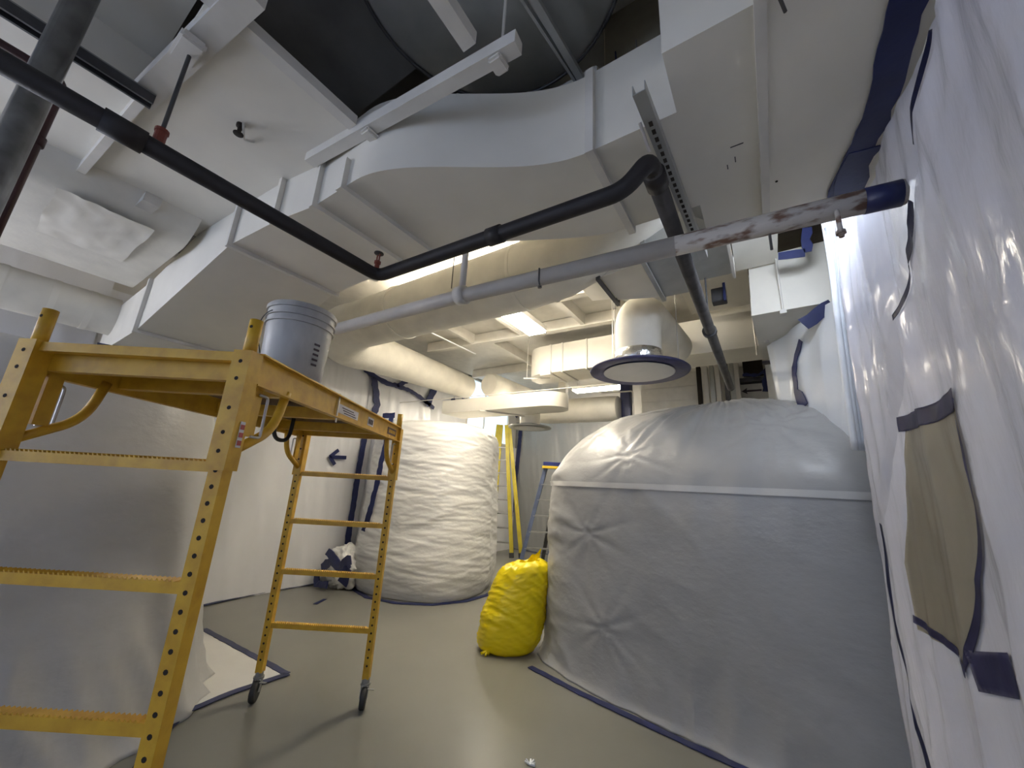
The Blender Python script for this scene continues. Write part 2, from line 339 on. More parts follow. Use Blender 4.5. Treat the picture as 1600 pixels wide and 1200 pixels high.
tank_cover('wrapped_tank', (-4.23, 0.22, 0), 1.22, 1.25, 2.5, 0.2, P3, disp3, 'film_tank', 'dim grey plastic wrapped tank on the left seen through the near scaffold frame', 220, 120)
# floor flap of film beside the left tank
b = NB(); fl = [on_z(448, 1053, 0.004), on_z(287, 1113, 0.004), V3((-3.5, 0.9, 0.004)), V3((-4.6, 1.2, 0.004)), on_z(322, 985, 0.004)]
lo_ = [b.verts.new((p.x, p.y, 0.001)) for p in fl]; hi_ = [b.verts.new((p.x, p.y, 0.006)) for p in fl]
b.faces.new(hi_); b.faces.new(lo_[::-1])
for i in range(5): b.faces.new((lo_[i], lo_[(i+1) % 5], hi_[(i+1) % 5], hi_[i]))
obj('plastic_sheet', b, 'film_tank_crinkled', label='flat triangular flap of white film on the floor under the scaffold caster', cat='plastic sheet')
Fz = lambda x, y: on_z(x, y, 0.006)
tape('blue tape edging the triangular floor flap on its far side', [Fz(318, 983), Fz(448, 1053)], 0.055, (0,0,1))
tape('blue tape edging the triangular floor flap on its near side', [Fz(450, 1053), Fz(360, 1083), Fz(285, 1115)], 0.055, (0,0,1))
tape('blue tape at the foot of the dim left tank beside the near scaffold leg', [Fz(290, 1110), Fz(262, 1136), Fz(240, 1162), Fz(185, 1260)], 0.07, (0,0,1))
tape('blue tape climbing the fold of film at the left tank foot', [V3((-3.40, 1.28, 0.02)), V3((-3.46, 1.34, 0.16)), V3((-3.5, 1.37, 0.2))], 0.07, (0.8, -0.5, 0.3))
Fz = lambda x, y: on_z(x, y, 0.004)
tape('long blue floor tape along the front of the big right tank', [Fz(828, 1042), Fz(900, 1080), Fz(1000, 1127), Fz(1070, 1160), Fz(1140, 1192), Fz(1260, 1248)], 0.062, (0,0,1))
rb_ = [V3((-4.57+math.cos(math.radians(a))*0.995*q, 4.72+math.sin(math.radians(a))*0.995*q, 0.004)) for a, q in ((-165, 1.0), (-140, 1.02), (-115, 1.04), (-90, 1.06), (-65, 1.06), (-40, 1.08), (-15, 1.06), (10, 1.06), (30, 1.06))]
tape('blue floor tape round the foot of the crinkled middle tank', rb_, 0.075, (0,0,1))
tape('blue floor tape along the bottom of the left plastic wall', [Fz(x, y)+V3((0.11, 0.03, 0.006)) for x, y in ((300, 946), (335, 938), (420, 921), (495, 909))], 0.05, (0,0,1))
tape('small blue scrap of tape lying on the open floor', [Fz(492, 944), Fz(508, 936)], 0.05, (0,0,1), 0.002)
b = NB(); ribbon(b, [Fz(335, 934), Fz(420, 918), Fz(480, 907)], 0.16, (0,0,1), 0.008); obj('plastic_sheet', b, 'film_tank_crinkled', label='turned out hem of white film along the left wall floor', cat='plastic sheet')
b = NB()
for k in range(9):
    a = random.uniform(0, 6.28); p = on_z(828, 1196, 0.0)
    bar(b, p+V3((0,0,0.004)), p+V3((math.cos(a)*0.03, math.sin(a)*0.03, random.uniform(0.004, 0.03))), 0.008, 0.006)
obj('paper_scrap', b, 'film_fold', label='tiny torn white scrap on the floor at the bottom edge', cat='scrap')

# ================================================================== PLASTIC SHEETS ON WALLS
def wall_film(name, p0, p1, z0, z1, nrm, m, label, amp=0.02, freq=3.0, nu=160, nv=90, seed=0, lean=0.0, ztop=None):
    b = NB(); p0, p1 = V3(p0), V3(p1); nrm = V3(nrm)
    def f(u, v):
        p = p0.lerp(p1, u); z = z0+((ztop(u) if ztop else z1)-z0)*v; L = (p1-p0).length*u
        d = amp*ridge(L*freq+0.25*z+0.3*nz(L, z, seed), z*0.25, seed)+amp*0.5*ridge(L*freq*2.7+z*0.5, z*0.5, seed+7)+amp*nz(L*0.8, z*0.8, seed+3)
        d += lean*(1-v)**3
        return V3((p.x, p.y, z))+nrm*d
    grid(b, f, nu, nv); o = obj(name, b, m, smooth=True, label=label, cat='plastic sheet', recalc=False); return o
wall_film('plastic_sheet', (-5.68, 0.6, 0), (-5.68, 4.05, 0), 0.0, 3.3, (1,0,0), 'film_wall', 'white plastic sheet hanging on the left wall with a blue arrow', 0.018, 2.2, 220, 100, 1, 0.05)
wall_film('plastic_sheet', (-5.66, 4.0, 0), (-5.66, 8.75, 0), 0.0, 3.0, (1,0,0), 'film_wall', 'white plastic sheet on the left wall behind the crinkled tank', 0.02, 2.0, 160, 70, 5, 0.0, ztop=lambda u: 3.6 if u < 0.54 else 2.5)
wall_film('plastic_sheet', (-5.64, 4.16, 0), (-4.66, 3.80, 0), 0.0, 2.38, (0.34,-0.94,0), 'film_wall', 'narrow plastic sheet bridging the left wall to the crinkled tank', 0.012, 3.0, 60, 90, 9, 0.0)
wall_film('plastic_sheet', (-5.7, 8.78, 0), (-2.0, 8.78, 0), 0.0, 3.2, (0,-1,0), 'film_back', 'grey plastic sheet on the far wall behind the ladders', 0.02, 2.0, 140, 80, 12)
wall_film('plastic_sheet', (-5.66, -1.2, 0), (-5.66, 0.7, 0), 1.5, 3.6, (1,0,0), 'film_wall', 'plastic sheet on the left wall above the dim left tank', 0.03, 2.0, 80, 60, 14)
Lx = lambda x, y, X=-5.60: on_x(x, y, X)
# arrow of blue tape: three strips
t = thing('tape_arrow', Lx(528, 712, -5.615), 'blue tape arrow pointing left on the left plastic wall', 'arrow')
for nm, p, q in (('shaft', (519, 714), (541, 715)), ('barb', (515, 714), (529, 703)), ('barb', (515, 713), (523, 726))):
    b = NB(); ribbon(b, [Lx(*p, -5.615), Lx(*q, -5.615)], 0.055, (1,0,0), 0.004); obj(nm, b, 'blue_tape', t)
tape('long vertical blue tape seam where the left wall sheets meet', [Lx(574, 660), Lx(566, 705), Lx(560, 735), Lx(552, 790), Lx(545, 830), Lx(543, 856)], [0.09]*200, (1,-0.2,0))
Bp = lambda x, y: on_plane(x, y, (-5.64+0.017, 4.16-0.05, 0), (0.34, -0.94, 0))
def Tp(px, py):                    # on the rounded flank of the crinkled tank
    d = ray(px, py); cx, cy = EYE.x+4.57, EYE.y-4.72; A = d.x*d.x+d.y*d.y; B_ = cx*d.x+cy*d.y; C_ = cx*cx+cy*cy-1.075**2; D_ = B_*B_-A*C_
    return EYE+d*((-B_-math.sqrt(D_))/A) if D_ > 0 else Bp(px, py)
tape('vertical blue tape down the left flank of the crinkled tank', [Tp(613, 648), Tp(607, 674), Tp(601, 700), Tp(594, 730), Tp(588, 760), Tp(578, 800), Tp(568, 830)], 0.07, (0.5,-0.86,0), ragged=0.2)
tape('short horizontal blue tape patch above the scaffold corner post', [Bp(598, 650), Bp(617, 649)], 0.09, (0.34,-0.94,0))
def wall_tape(label, px, wd, X=-5.605, rg=0.25): return tape(label, [on_x(x, y, X) for x, y in px], wd, (1,0,0), 0.006, rg)
wall_tape('curved blue tape under the big round elbow on the left wall', [(562, 568), (575, 581), (590, 591), (605, 599), (620, 603)], 0.09)
wall_tape('blue tape rising along the round elbow to the right', [(620, 603), (635, 596), (648, 588), (655, 577), (661, 573)], 0.08)
wall_tape('blue tape sloping down right across the upper left sheet', [(620, 603), (640, 610), (655, 620), (668, 630), (678, 638)], 0.08)
wall_tape('vertical blue tape strip dropping from the elbow tape', [(584, 590), (587, 612), (590, 632), (585, 645)], 0.12)
wall_tape('thick slanting blue tape in the middle of the upper left sheet', [(687, 585), (679, 605), (672, 622), (665, 632)], 0.17)
wall_tape('short curved blue tape near the far end of the upper sheet', [(709, 594), (716, 603), (715, 609)], 0.12)
wall_tape('ragged blue tape at the far end of the upper sheet by the thin wire', [(725, 600), (727, 615), (725, 630), (714, 634), (705, 639)], 0.17)
wall_tape('small blue tape hook below the far end of the upper sheet', [(707, 622), (711, 634)], 0.12)
tape('vertical blue tape on the far grey sheet under the small hood', [on_y(814, 668, 8.72), on_y(809, 720, 8.72), on_y(803, 770, 8.72), on_y(799, 805, 8.72), on_y(791, 850, 8.72)], 0.11, (0,-1,0))
tape('ragged blue tape along the top of the far grey sheet', [on_y(781, 641, 8.72), on_y(800, 646, 8.72), on_y(816, 649, 8.72)], 0.15, (0,-1,0), ragged=0.4)
tape('blue floor tape at the foot of the far grey sheet', [Fz(770, 851), Fz(812, 859), Fz(860, 867)], 0.08, (0,0,1))
# crumpled bundle in the corner by the middle tank
b = NB(); cc = V3((-5.22, 3.72, 0.27))
def bl(u, v):
    th, ph = u*2*math.pi, v*math.pi; d = V3((math.sin(ph)*math.cos(th), math.sin(ph)*math.sin(th), math.cos(ph)))
    r = 1+0.35*nz(d.x*2.2+3, d.y*2.2, d.z*2.2)+0.22*ridge(d.x*4, d.y*4, d.z*4)
    p = cc+V3((d.x*0.26*r, d.y*0.20*r, d.z*0.25*r)); p.z = max(0.003, p.z); return p
grid(b, bl, 60, 40); bmesh.ops.remove_doubles(b, verts=b.verts, dist=0.0005); obj('plastic_bundle', b, 'film_tank_crinkled', smooth=True, label='crumpled white plastic bundle taped in the corner beside the crinkled tank', cat='plastic bundle')
By = lambda x, y: on_y(x, y, 3.46)
tape('blue tape cross piece over the crumpled corner bundle', [By(503, 886), By(518, 876), By(532, 884), By(549, 874)], 0.11, (0.3,-1,0.2), 0.02, 0.35)
tape('blue tape strip slanting up over the crumpled corner bundle', [By(512, 862), By(521, 872), By(538, 890), By(548, 882)], 0.10, (0.3,-1,0.2), 0.02, 0.3)
tape('blue tape strip at the right foot of the crumpled corner bundle', [By(545, 888), By(535, 912)], 0.16, (0.3,-1,0.2), 0.02, 0.25)
tape('blue tape strip at the left foot of the crumpled corner bundle', [By(496, 891), By(496, 912), By(512, 914)], 0.09, (0.3,-1,0.2), 0.02, 0.25)

# ================================================================== CURTAIN ON THE RIGHT
def yedge(z): return 2.44+0.36*max(0, min(1, (3.05-z)/1.5))+0.16*max(0, min(1, (1.6-z)/1.2))
def fold(y, z, sd):
    k = y*3.1+0.10*math.sin(z*1.3+sd)+0.12*z
    return (0.030*ridge(k, z*0.22, sd)+0.012*ridge(k*2.9+z*0.3, z*0.5, sd+4)+0.016*nz(y*1.2, z*1.1, sd+2)+0.006*ridge(y*9+z*2.5, z*3.2-y*2, sd+6))
JP = [on_x(x, y, 0.42) for x, y in ((1425, 0), (1417, 120), (1412, 230), (1404, 330), (1390, 500), (1385, 640), (1393, 820), (1425, 1020), (1460, 1180), (1500, 1340))]
def joint(z):   # where the near sheet overlaps the far one
    for p, q in zip(JP, JP[1:]):
        if q.z <= z <= p.z: return q.y+(p.y-q.y)*(z-q.z)/(p.z-q.z)
    return JP[0].y if z > JP[0].z else JP[-1].y
def CX(y): return 0.50-0.05*max(0, min(1, (y-1.7)/0.8))
b = NB()
def fcur(u, v):
    z = 0.0+(2.81+0.64*max(0, u-0.6)/0.4)*v; y1 = yedge(z); y0 = joint(z)-0.35; tot = y1-y0+0.5; s = u*tot; y = y0+s
    if y <= y1: return V3((CX(y)-fold(y, z, 2.0)+0.045*max(0, min(1, 1-(y-joint(z))/0.2)), y, z))
    k = y-y1; xx = CX(y1)-fold(y1, z, 2.0)
    return V3((xx+k*0.95, y1+0.05*math.sin(min(1, k*12)*math.pi/2)+0.01*nz(k*8, z*2, 1), z))
grid(b, fcur, 180, 150); obj('plastic_curtain', b, 'film_clear', smooth=True, label='tall translucent plastic curtain covering the right wall', cat='plastic curtain', recalc=False)
b = NB()
def fcur2(u, v):
    z = 0.02+2.79*v; y1 = joint(z); y = -2.0+u*(y1+2.0)
    return V3((CX(y)-0.012-fold(y, z, 5.5)*0.95, y, z))
grid(b, fcur2, 220, 150); obj('plastic_curtain', b, 'film_clear', smooth=True, label='nearest shiny plastic curtain overlapping the right wall sheet', cat='plastic curtain', recalc=False)
def near_x(y, z): return CX(y)-0.012-fold(y, z, 5.5)*0.95
def yz(px, py): p = on_x(px, py, 0.425); return p.y, p.z
def seam_tape(label, pts, wd, m='blue_tape', off=0.006, n=12):     # tape that follows the curtain folds
    P = [yz(*p) for p in pts]; C_ = [(a[0]+(c[0]-a[0])*k/n, a[1]+(c[1]-a[1])*k/n) for a, c in zip(P, P[1:]) for k in range(n)]+[P[-1]]
    b = NB(); rows = []
    for i, (y, z) in enumerate(C_):
        q, r = C_[min(i+1, len(C_)-1)], C_[max(i-1, 0)]; ty, tz = q[0]-r[0], q[1]-r[1]; L = math.hypot(ty, tz); ny, nz_ = -tz/L, ty/L
        ww = wd(i/(len(C_)-1)) if callable(wd) else wd; row = []
        for k in range(7):
            t_ = (k/6-0.5)*ww; Y_, Z_ = y+ny*t_, z+nz_*t_; row.append(V3((near_x(Y_, Z_)-off, Y_, Z_)))
        rows.append(row)
    loft(b, rows, False, False); bmesh.ops.solidify(b, geom=b.faces[:], thickness=0.002)
    return obj('tape_strip', b, m, smooth=True, label=label, cat='tape')
seam_tape('thin vertical blue tape on the curtain seam at the lower right', [(1392, 820), (1403, 900), (1418, 1000), (1436, 1080), (1460, 1180), (1500, 1340)], 0.045)
seam_tape('vertical blue tape on the curtain seam below the rusty pipe end', [(1407, 318), (1405, 380), (1397, 440), (1391, 500)], lambda t: 0.055-0.038*t)
seam_tape('vertical blue tape on the curtain seam above the rusty pipe end', [(1421, 60), (1418, 140), (1414, 230)], 0.024)
Lc = [yz(*p) for p in ((1395, 660), (1405, 760), (1420, 880), (1440, 985), (1498, 1044))]
Rc = [yz(*p) for p in ((1470, 625), (1478, 720), (1492, 800), (1500, 930), (1502, 1046))]
def chain(C_, t): k = min(int(t*4), 3); f = t*4-k; return C_[k][0]+(C_[k+1][0]-C_[k][0])*f, C_[k][1]+(C_[k+1][1]-C_[k][1])*f
b = NB()
def patchf(u, v):
    a, c = chain(Lc, v), chain(Rc, v); y, z = a[0]+(c[0]-a[0])*u, a[1]+(c[1]-a[1])*u; return V3((near_x(y, z)-0.003, y, z))
grid(b, patchf, 40, 80); bmesh.ops.solidify(b, geom=b.faces[:], thickness=0.0015)
obj('wall_patch', b, 'film_tan', smooth=True, label='tan patch showing in the right curtain between dark tape edges', cat='patch')
seam_tape('dark tape over the top of the tan curtain patch', [(1390, 664), (1430, 650), (1472, 622)], 0.06, 'purple_tape')
seam_tape('dark tape down the right side of the tan curtain patch', [(1470, 622), (1480, 720), (1494, 790), (1502, 930), (1505, 1045)], 0.028, 'purple_tape')
seam_tape('dark tape under the tan curtain patch', [(1436, 968), (1470, 1012), (1508, 1052)], 0.03, 'purple_tape')
seam_tape('square purple blue tape patch low on the right curtain', [(1511, 1046), (1547, 1048)], 0.10, 'purple_tape')
b = NB(); box(b, (0.50, -1, 1.30), (0.53, 2.15, 1.38)); obj('wall_rail', b, 'tan_board', label='pale horizontal wall rail seen through the right curtain', cat='rail')
# rolled bright edge of film at the far end of the curtain
b = NB()
for k in range(5):
    pts = []
    for j in range(30):
        z = 3.30-j*0.052; pts.append(V3((0.40+0.018*k-0.01+0.008*nz(z*2, k, 1), yedge(z)+0.035+0.012*k+0.014*nz(z*3, k*2.0, 4), z)))
    tube(b, pts, 0.016, 8)
obj('film_roll', b, 'film_fold', smooth=True, label='bright gathered roll of film down the far curtain edge', cat='film roll', recalc=True)
# far recess film behind the big tank on the right
wall_film('plastic_sheet', (0.55, 3.12, 0), (0.13, 4.0, 0), 1.9, 2.86, (-0.9,-0.45,0), 'film_fold', 'pale bulging film above the big tank beside the curtain', 0.035, 1.6, 80, 60, 21)
wall_film('plastic_sheet', (0.42, 2.35, 0), (0.62, 3.2, 0), 2.95, 3.75, (-1,0,0), 'film_fold', 'bright white film draped high beside the right hand box duct', 0.05, 2.2, 50, 50, 25)
tape('broad blue tape from the curtain down the box duct edge', [on_y(1302, 478, 3.27), on_y(1280, 490, 3.27), on_y(1256, 508, 3.27)], 0.10, (0,-1,-0.3), 0.006, 0.2)
tape('ragged blue tape zigzag under the box duct', [on_z(1262, 505, 2.88), on_z(1250, 528, 2.88), on_z(1238, 545, 2.88), on_z(1226, 562, 2.88)], 0.12, (0,0,-1), 0.006, 0.5)
tape('vertical blue tape on the pale film right of the box duct', [on_plane(x, y, (0.48, 3.10, 0), (0.9, 0.43, 0)) for x, y in ((1252, 532), (1244, 555), (1241, 585), (1245, 610), (1258, 636))], [0.05]*8+[0.09]*90, (-0.9,-0.43,0), 0.006, 0.35)
tape('thin vertical blue tape on the film near the arrow sign', [on_y(1222, 562, 5.6), on_y(1222, 580, 5.6), on_y(1222, 612, 5.6)], 0.05, (0,-1,0), 0.006, 0.3)
tape('blue tape along the dark opening high beside the curtain', [on_y(1216, 401, 3.0), on_y(1258, 395, 3.0)], 0.06, (0,-1,0), 0.006, 0.1)
tape('upright blue tape beside the white film high by the curtain', [on_y(1262, 356, 3.0), on_y(1260, 375, 3.0), on_y(1263, 394, 3.0)], 0.05, (0,-1,0), 0.006, 0.3)
tape('broad blue tape where the curtain meets the ceiling duct', [V3((0.435, 0.6, 2.812)), V3((0.43, 1.05, 2.812)), V3((0.43, 1.37, 2.812)), V3((0.425, 1.58, 2.812)), V3((0.39, 1.77, 2.812)), V3((0.365, 1.95, 2.812))], 0.085, (0,0,-1), 0.005, 0.15)
tape('stepped blue tape patch on the duct edge above the rusty pipe', [on_z(1352, 232, 2.81), on_z(1338, 262, 2.81), on_z(1324, 300, 2.81)], 0.10, (0,0,-1), 0.006, 0.3)

# ================================================================== SCAFFOLD
A0, N0, B0 = V3((-2.479, 2.074, 0)), V3((-1.473, 0.542, 0)), V3((-3.096, 1.665, 0))
DL, DW = (N0-A0)/1.83, (B0-A0)/0.74
DL.normalize(); DW.normalize()
def S(u, v, z): return A0+DL*u+DW*v+V3((0, 0, z))
sc = thing('scaffold', S(0.9, 0.37, 0), 'yellow rolling scaffold with a deck and drilled legs', 'scaffold')
Y = 'scaffold_yellow'
for u, inn in ((0, 1), (1.83, -1)):
    for v, iv in ((0, 1), (0.74, -1)):
        b = NB(); bar(b, S(u, v, 0.17), S(u, v, 1.86), 0.045, 0.045, DL); leg = obj('leg', b, Y, sc)
        b = NB()
        for k in range(27):                      # drilled adjustment holes on all faces
            z = 0.25+k*0.05
            for d, e in ((DL, DW), (-DL, DW)):
                c0 = S(u, v, z)+d*0.0229
                ring = [c0+e*0.0075*math.cos(q*math.pi/4)+V3((0, 0, 0.0075*math.sin(q*math.pi/4))) for q in range(8)]
                b.faces.new([b.verts.new(p) for p in ring])
        obj('drilled_hole', b, 'hole_black', leg, kind='stuff')
        b = NB(); bar(b, S(u, v, 1.50), S(u, v, 1.90), 0.062, 0.062, DL); sl = obj('sleeve', b, Y, sc)
        b = NB()
        for z in (1.56, 1.62, 1.70, 1.80, 1.86):
            for d, e in ((DL, DW), (-DL, DW)):
                c0 = S(u, v, z)+d*0.0316
                b.faces.new([b.verts.new(c0+e*0.007*math.cos(q*math.pi/4)+V3((0, 0, 0.007*math.sin(q*math.pi/4)))) for q in range(8)])
        obj('drilled_hole', b, 'hole_black', sl, kind='stuff')
        b = NB(); tube(b, [S(u, v, 1.88), S(u, v, 2.02)], 0.021, 16); sp = obj('spigot', b, Y, sc, True)
        b = NB(); c0 = S(u, v, 1.99)+(DL*(1 if u else -1))*0.0213; b.faces.new([b.verts.new(c0+DW*0.006*math.cos(q*math.pi/4)+V3((0, 0, 0.006*math.sin(q*math.pi/4)))) for q in range(8)]); obj('drilled_hole', b, 'hole_black', sp)
        # curved gusset tube under the rail
        b = NB(); tube(b, rounded([S(u+inn*0.02, v, 1.56), S(u+inn*0.22, v, 1.66), S(u+inn*0.26, v, 1.82)], 0.09), 0.017, 12); obj('gusset', b, Y, sc, True)
        # lock tab with wire bail
        b = NB(); bar(b, S(u+inn*0.085, v, 1.62), S(u+inn*0.085, v, 1.80), 0.05, 0.012, DW); tb = obj('lock_tab', b, Y, sc)
        b = NB(); q = u+inn*0.085
        tube(b, rounded([S(q, v-iv*0.012, 1.77)-DL*0*inn, S(q+inn*0.05, v-iv*0.012, 1.77), S(q+inn*0.05, v-iv*0.012, 1.62), S(q, v-iv*0.012, 1.62)], 0.015, 4), 0.005, 8); obj('wire_bail', b, 'wire', tb, True)
        # caster
        cs = 1 if (u == 0) else -1
        b = NB(); lathe(b, S(u, v, 0.145), [(0.024, 0.03), (0.026, 0.0), (0.034, 0.0), (0.034, -0.012), (0.01, -0.014)], 16); fk = obj('caster', b, 'aluminium', sc)
        off = V3((0.06, -0.06, 0)).normalized()*0.028; wd = V3((0.72, 0.69, 0)); fdir = off.normalized()
        b = NB()
        for s in (-1, 1): bar(b, S(u, v, 0.135)+wd*0.024*s, S(u, v, 0.062)+off+wd*0.024*s, 0.035, 0.004, wd)
        bar(b, S(u, v, 0.12)+off*1.2+wd*0.02, S(u, v, 0.115)+off*1.2+wd*0.065, 0.02, 0.004); obj('fork', b, 'aluminium', fk)
        b = NB(); rings = []
        for s, r in ((-0.018, 0.050), (-0.018, 0.058), (-0.011, 0.0625), (0.011, 0.0625), (0.018, 0.058), (0.018, 0.050)):
            rings.append([S(u, v, 0.0635)+off+wd*s+fdir*r*math.cos(2*math.pi*k/24)+V3((0, 0, r*math.sin(2*math.pi*k/24))) for k in range(24)])
        loft(b, rings); obj('wheel', b, 'rubber', fk, True)
    for z in (0.46, 0.81, 1.16, 1.51):
        b = NB(); bar(b, S(u, 0.02, z), S(u, 0.72, z), 0.032, 0.032)
        for k in range(44):                       # punched grip teeth along the rung's upper edge
            vv = 0.05+k*0.0148; bar(b, S(u, vv, z+0.014), S(u, vv+0.006, z+0.022), 0.03, 0.004)
        obj('rung', b, Y, sc)
    b = NB(); bar(b, S(u, 0.02, 1.88), S(u, 0.72, 1.88), 0.032, 0.032); obj('end_bar', b, Y, sc)
for v, so in ((0.0, -1), (0.74, 1)):
    b = NB(); vo = v+so*0.008                        # C-channel side rail
    bar(b, S(0.03, vo, 1.85), S(1.80, vo, 1.85), 0.005, 0.115); bar(b, S(0.03, vo+so*0.012, 1.905), S(1.80, vo+so*0.012, 1.905), 0.03, 0.006); bar(b, S(0.03, vo+so*0.012, 1.795), S(1.80, vo+so*0.012, 1.795), 0.03, 0.006)
    rl = obj('side_rail', b, Y, sc)
    if so < 0:
        sv = vo-0.0035
        def patch(nm, u0, u1, z0, z1, m, par, k=0.0):
            bb = NB(); bar(bb, S(u0, sv-k, (z0+z1)/2), S(u1, sv-k, (z0+z1)/2), 0.002, z1-z0); return obj(nm, bb, m, par)
        s1 = patch('sticker', 0.86, 1.12, 1.825, 1.872, 'sticker', rl)
        for k in range(3): patch('print_line', 0.89+0.02*k, 1.05+0.015*k, 1.832+k*0.012, 1.836+k*0.012, 'print_dark', s1, 0.002)
        s2 = patch('sticker', 0.60, 0.70, 1.825, 1.878, 'sticker', rl)
        for k in range(3): patch('print_line', 0.615+k*0.027, 0.632+k*0.027, 1.835, 1.866, 'print_dark', s2, 0.002)
        s3 = patch('name_plate', 0.10, 0.30, 1.825, 1.875, 'plate_brown', rl)
        for k in range(7): patch('print_line', 0.125+k*0.022, 0.139+k*0.022, 1.838, 1.862, Y, s3, 0.002)
        b = NB(); bar(b, S(1.14, sv-0.006, 1.77), S(1.14, sv-0.006, 1.92), 0.004, 0.012, DL); obj('locking_pin', b, 'wire', rl)
b = NB(); bar(b, S(0.02, 0.37, 1.898), S(1.81, 0.37, 1.898), 0.72, 0.018); obj('deck', b, 'plywood', sc)
for u in (0.35, 0.95, 1.50):
    b = NB(); bar(b, S(u, 0.0, 1.84), S(u, 0.74, 1.84), 0.04, 0.06); obj('cross_member', b, Y, sc)
for u in (0.045, 1.785):
    b = NB(); bar(b, S(u, 0.03, 1.85), S(u, 0.71, 1.85), 0.03, 0.09); obj('end_beam', b, Y, sc)
b = NB(); tube(b, rounded([S(0.62, 0.50, 1.86), S(0.63, 0.50, 1.70), S(0.80, 0.50, 1.70), S(0.81, 0.50, 1.86)], 0.09), 0.012, 8); obj('strap', b, 'rubber', sc, True)
b = NB(); bar(b, S(1.825, -0.0325, 1.66), S(1.825, -0.0325, 1.575), 0.022, 0.002, DW); st = obj('sticker', b, 'sticker', sc)
for k in range(3):
    b = NB(); bar(b, S(1.825, -0.034, 1.65-k*0.026), S(1.825, -0.034, 1.634-k*0.026), 0.018, 0.002, DW); obj('print_line', b, 'red_print', st)

# ================================================================== BUCKET
bc = S(1.29, 0.17, 1.907)
bk = thing('bucket', bc, 'dirty white plastic bucket standing on the scaffold deck', 'bucket')
b = NB(); lathe(b, bc, [(0.0206, 0.0000), (0.1298, 0.0000), (0.1349, 0.0065), (0.1473, 0.2916), (0.1545, 0.2916), (0.1545, 0.3002), (0.1488, 0.3024), (0.1499, 0.3240), (0.1576, 0.3240), (0.1576, 0.3326), (0.1504, 0.3348), (0.1514, 0.3618), (0.1586, 0.3618), (0.1597, 0.3802), (0.1535, 0.3888), (0.1442, 0.3888), (0.1421, 0.3672), (0.1277, 0.0130), (0.0206, 0.0130)], 48); quad_auto_smooth(obj('body', b, 'bucket', bk))
b = NB(); e = (DL*0.75+DW*0.2).normalized(); hp = []
for k in range(14):
    a = math.radians(-5+k*8); hp.append(bc+e*(0.150+0.03*math.sin(k/13*3.14))+V3((-0.02, -0.05, 0)) + (-DW*0.0)+V3((0, 0, 0.30-k*0.0125)))
ee = V3((-0.75, -0.66, 0)).normalized(); hp = []
for k in range(16):
    t_ = k/15; ang = t_*1.35; d = V3((math.cos(ang)*0.55-math.sin(ang)*0.84, -math.cos(ang)*0.84-math.sin(ang)*0.55, 0))
    d = V3((0.30-1.15*t_, -0.95+0.35*t_, 0)).normalized(); hp.append(bc+d*0.172+V3((0, 0, 0.325-0.16*t_**1.6)))
tube(b, hp, 0.0022, 8); obj('handle', b, 'rubber', bk, True)
b = NB()
for k in range(5):
    d = V3((0.95, 0.05, 0)).normalized(); d2 = V3((0.99, 0.25-k*0.0, 0)).normalized()
    bar(b, bc+d*0.1500+V3((0, 0, 0.10+k*0.025)), bc+d2*0.1500+V3((0, 0, 0.10+k*0.025)), 0.002, 0.010)
obj('print_line', b, 'print_dark', bk)

# ================================================================== DUCTS
def rect_duct(bm, secs, cap=True):   # secs: (x, y0, y1, z0, z1)
    loft(bm, [[(x, y0, z0), (x, y1, z0), (x, y1, z1), (x, y0, z1)] for x, y0, y1, z0, z1 in secs], cap)
def flange_x(x, y0, y1, z0, z1, parent, m='duct_white', wd=0.03, th=0.025, tilt=0):
    b = NB(); box(b, (x-wd/2, y0-th, z0-th), (x+wd/2, y1+th, z0)); box(b, (x-wd/2, y0-th, z0), (x+wd/2, y0, z1)); box(b, (x-wd/2, y1, z0), (x+wd/2, y1+th, z1))
    return obj('flange', b, m, parent)
def flange_y(y, x0, x1, z0, z1, parent, m='duct_white', wd=0.03, th=0.025):
    b = NB(); box(b, (x0-th, y-wd/2, z0-th), (x1+th, y+wd/2, z0)); box(b, (x0-th, y-wd/2, z0), (x0, y+wd/2, z1)); box(b, (x1, y-wd/2, z0), (x1+th, y+wd/2, z1))
    return obj('flange', b, m, parent)
md = thing('main_duct', (-1.3, 1.1, 2.85), 'large white rectangular duct with an S bend crossing overhead', 'duct')
def sm(a, c, t): t = max(0, min(1, t)); t = t*t*(3-2*t); return a+(c-a)*t
secs = []
for i in range(41):
    x = -1.60+i*(1.44/40); k = (x+1.50)/1.0
    secs.append((x, sm(0.81, 1.21, k), sm(1.45, 1.76, k), 2.85, 3.27))
b = NB(); rect_duct(b, [(-2.66, 0.74, 1.44, 2.85, 3.29), (-2.16, 0.77, 1.43, 2.85, 3.28), (-1.85, 0.81, 1.42, 2.85, 3.27)]+secs); quad_auto_smooth(obj('body', b, 'duct_white', md), 30)
flange_x(-2.64, 0.74, 1.44, 2.85, 3.29, md, 'paint_white'); flange_x(-2.16, 0.77, 1.43, 2.85, 3.28, md); flange_x(-1.83, 0.81, 1.42, 2.85, 3.27, md)
flange_x(-1.59, 0.81, 1.45, 2.85, 3.0, md, wd=0.045); flange_x(-0.49, 1.21, 1.76, 2.85, 3.27, md, 'paint_white', 0.035)
b = NB(); rect_duct(b, [(-5.3, 0.70, 1.50, 2.50, 2.92), (-3.92, 0.68, 1.50, 2.50, 2.92), (-2.66, 0.74, 1.44, 2.85, 3.29)]); dd = obj('dropping_duct', b, 'duct_white', label='white duct section sloping down to the left wall above the scaffold', cat='duct')
flange_x(-3.92, 0.68, 1.50, 2.50, 2.92, dd, 'paint_white')
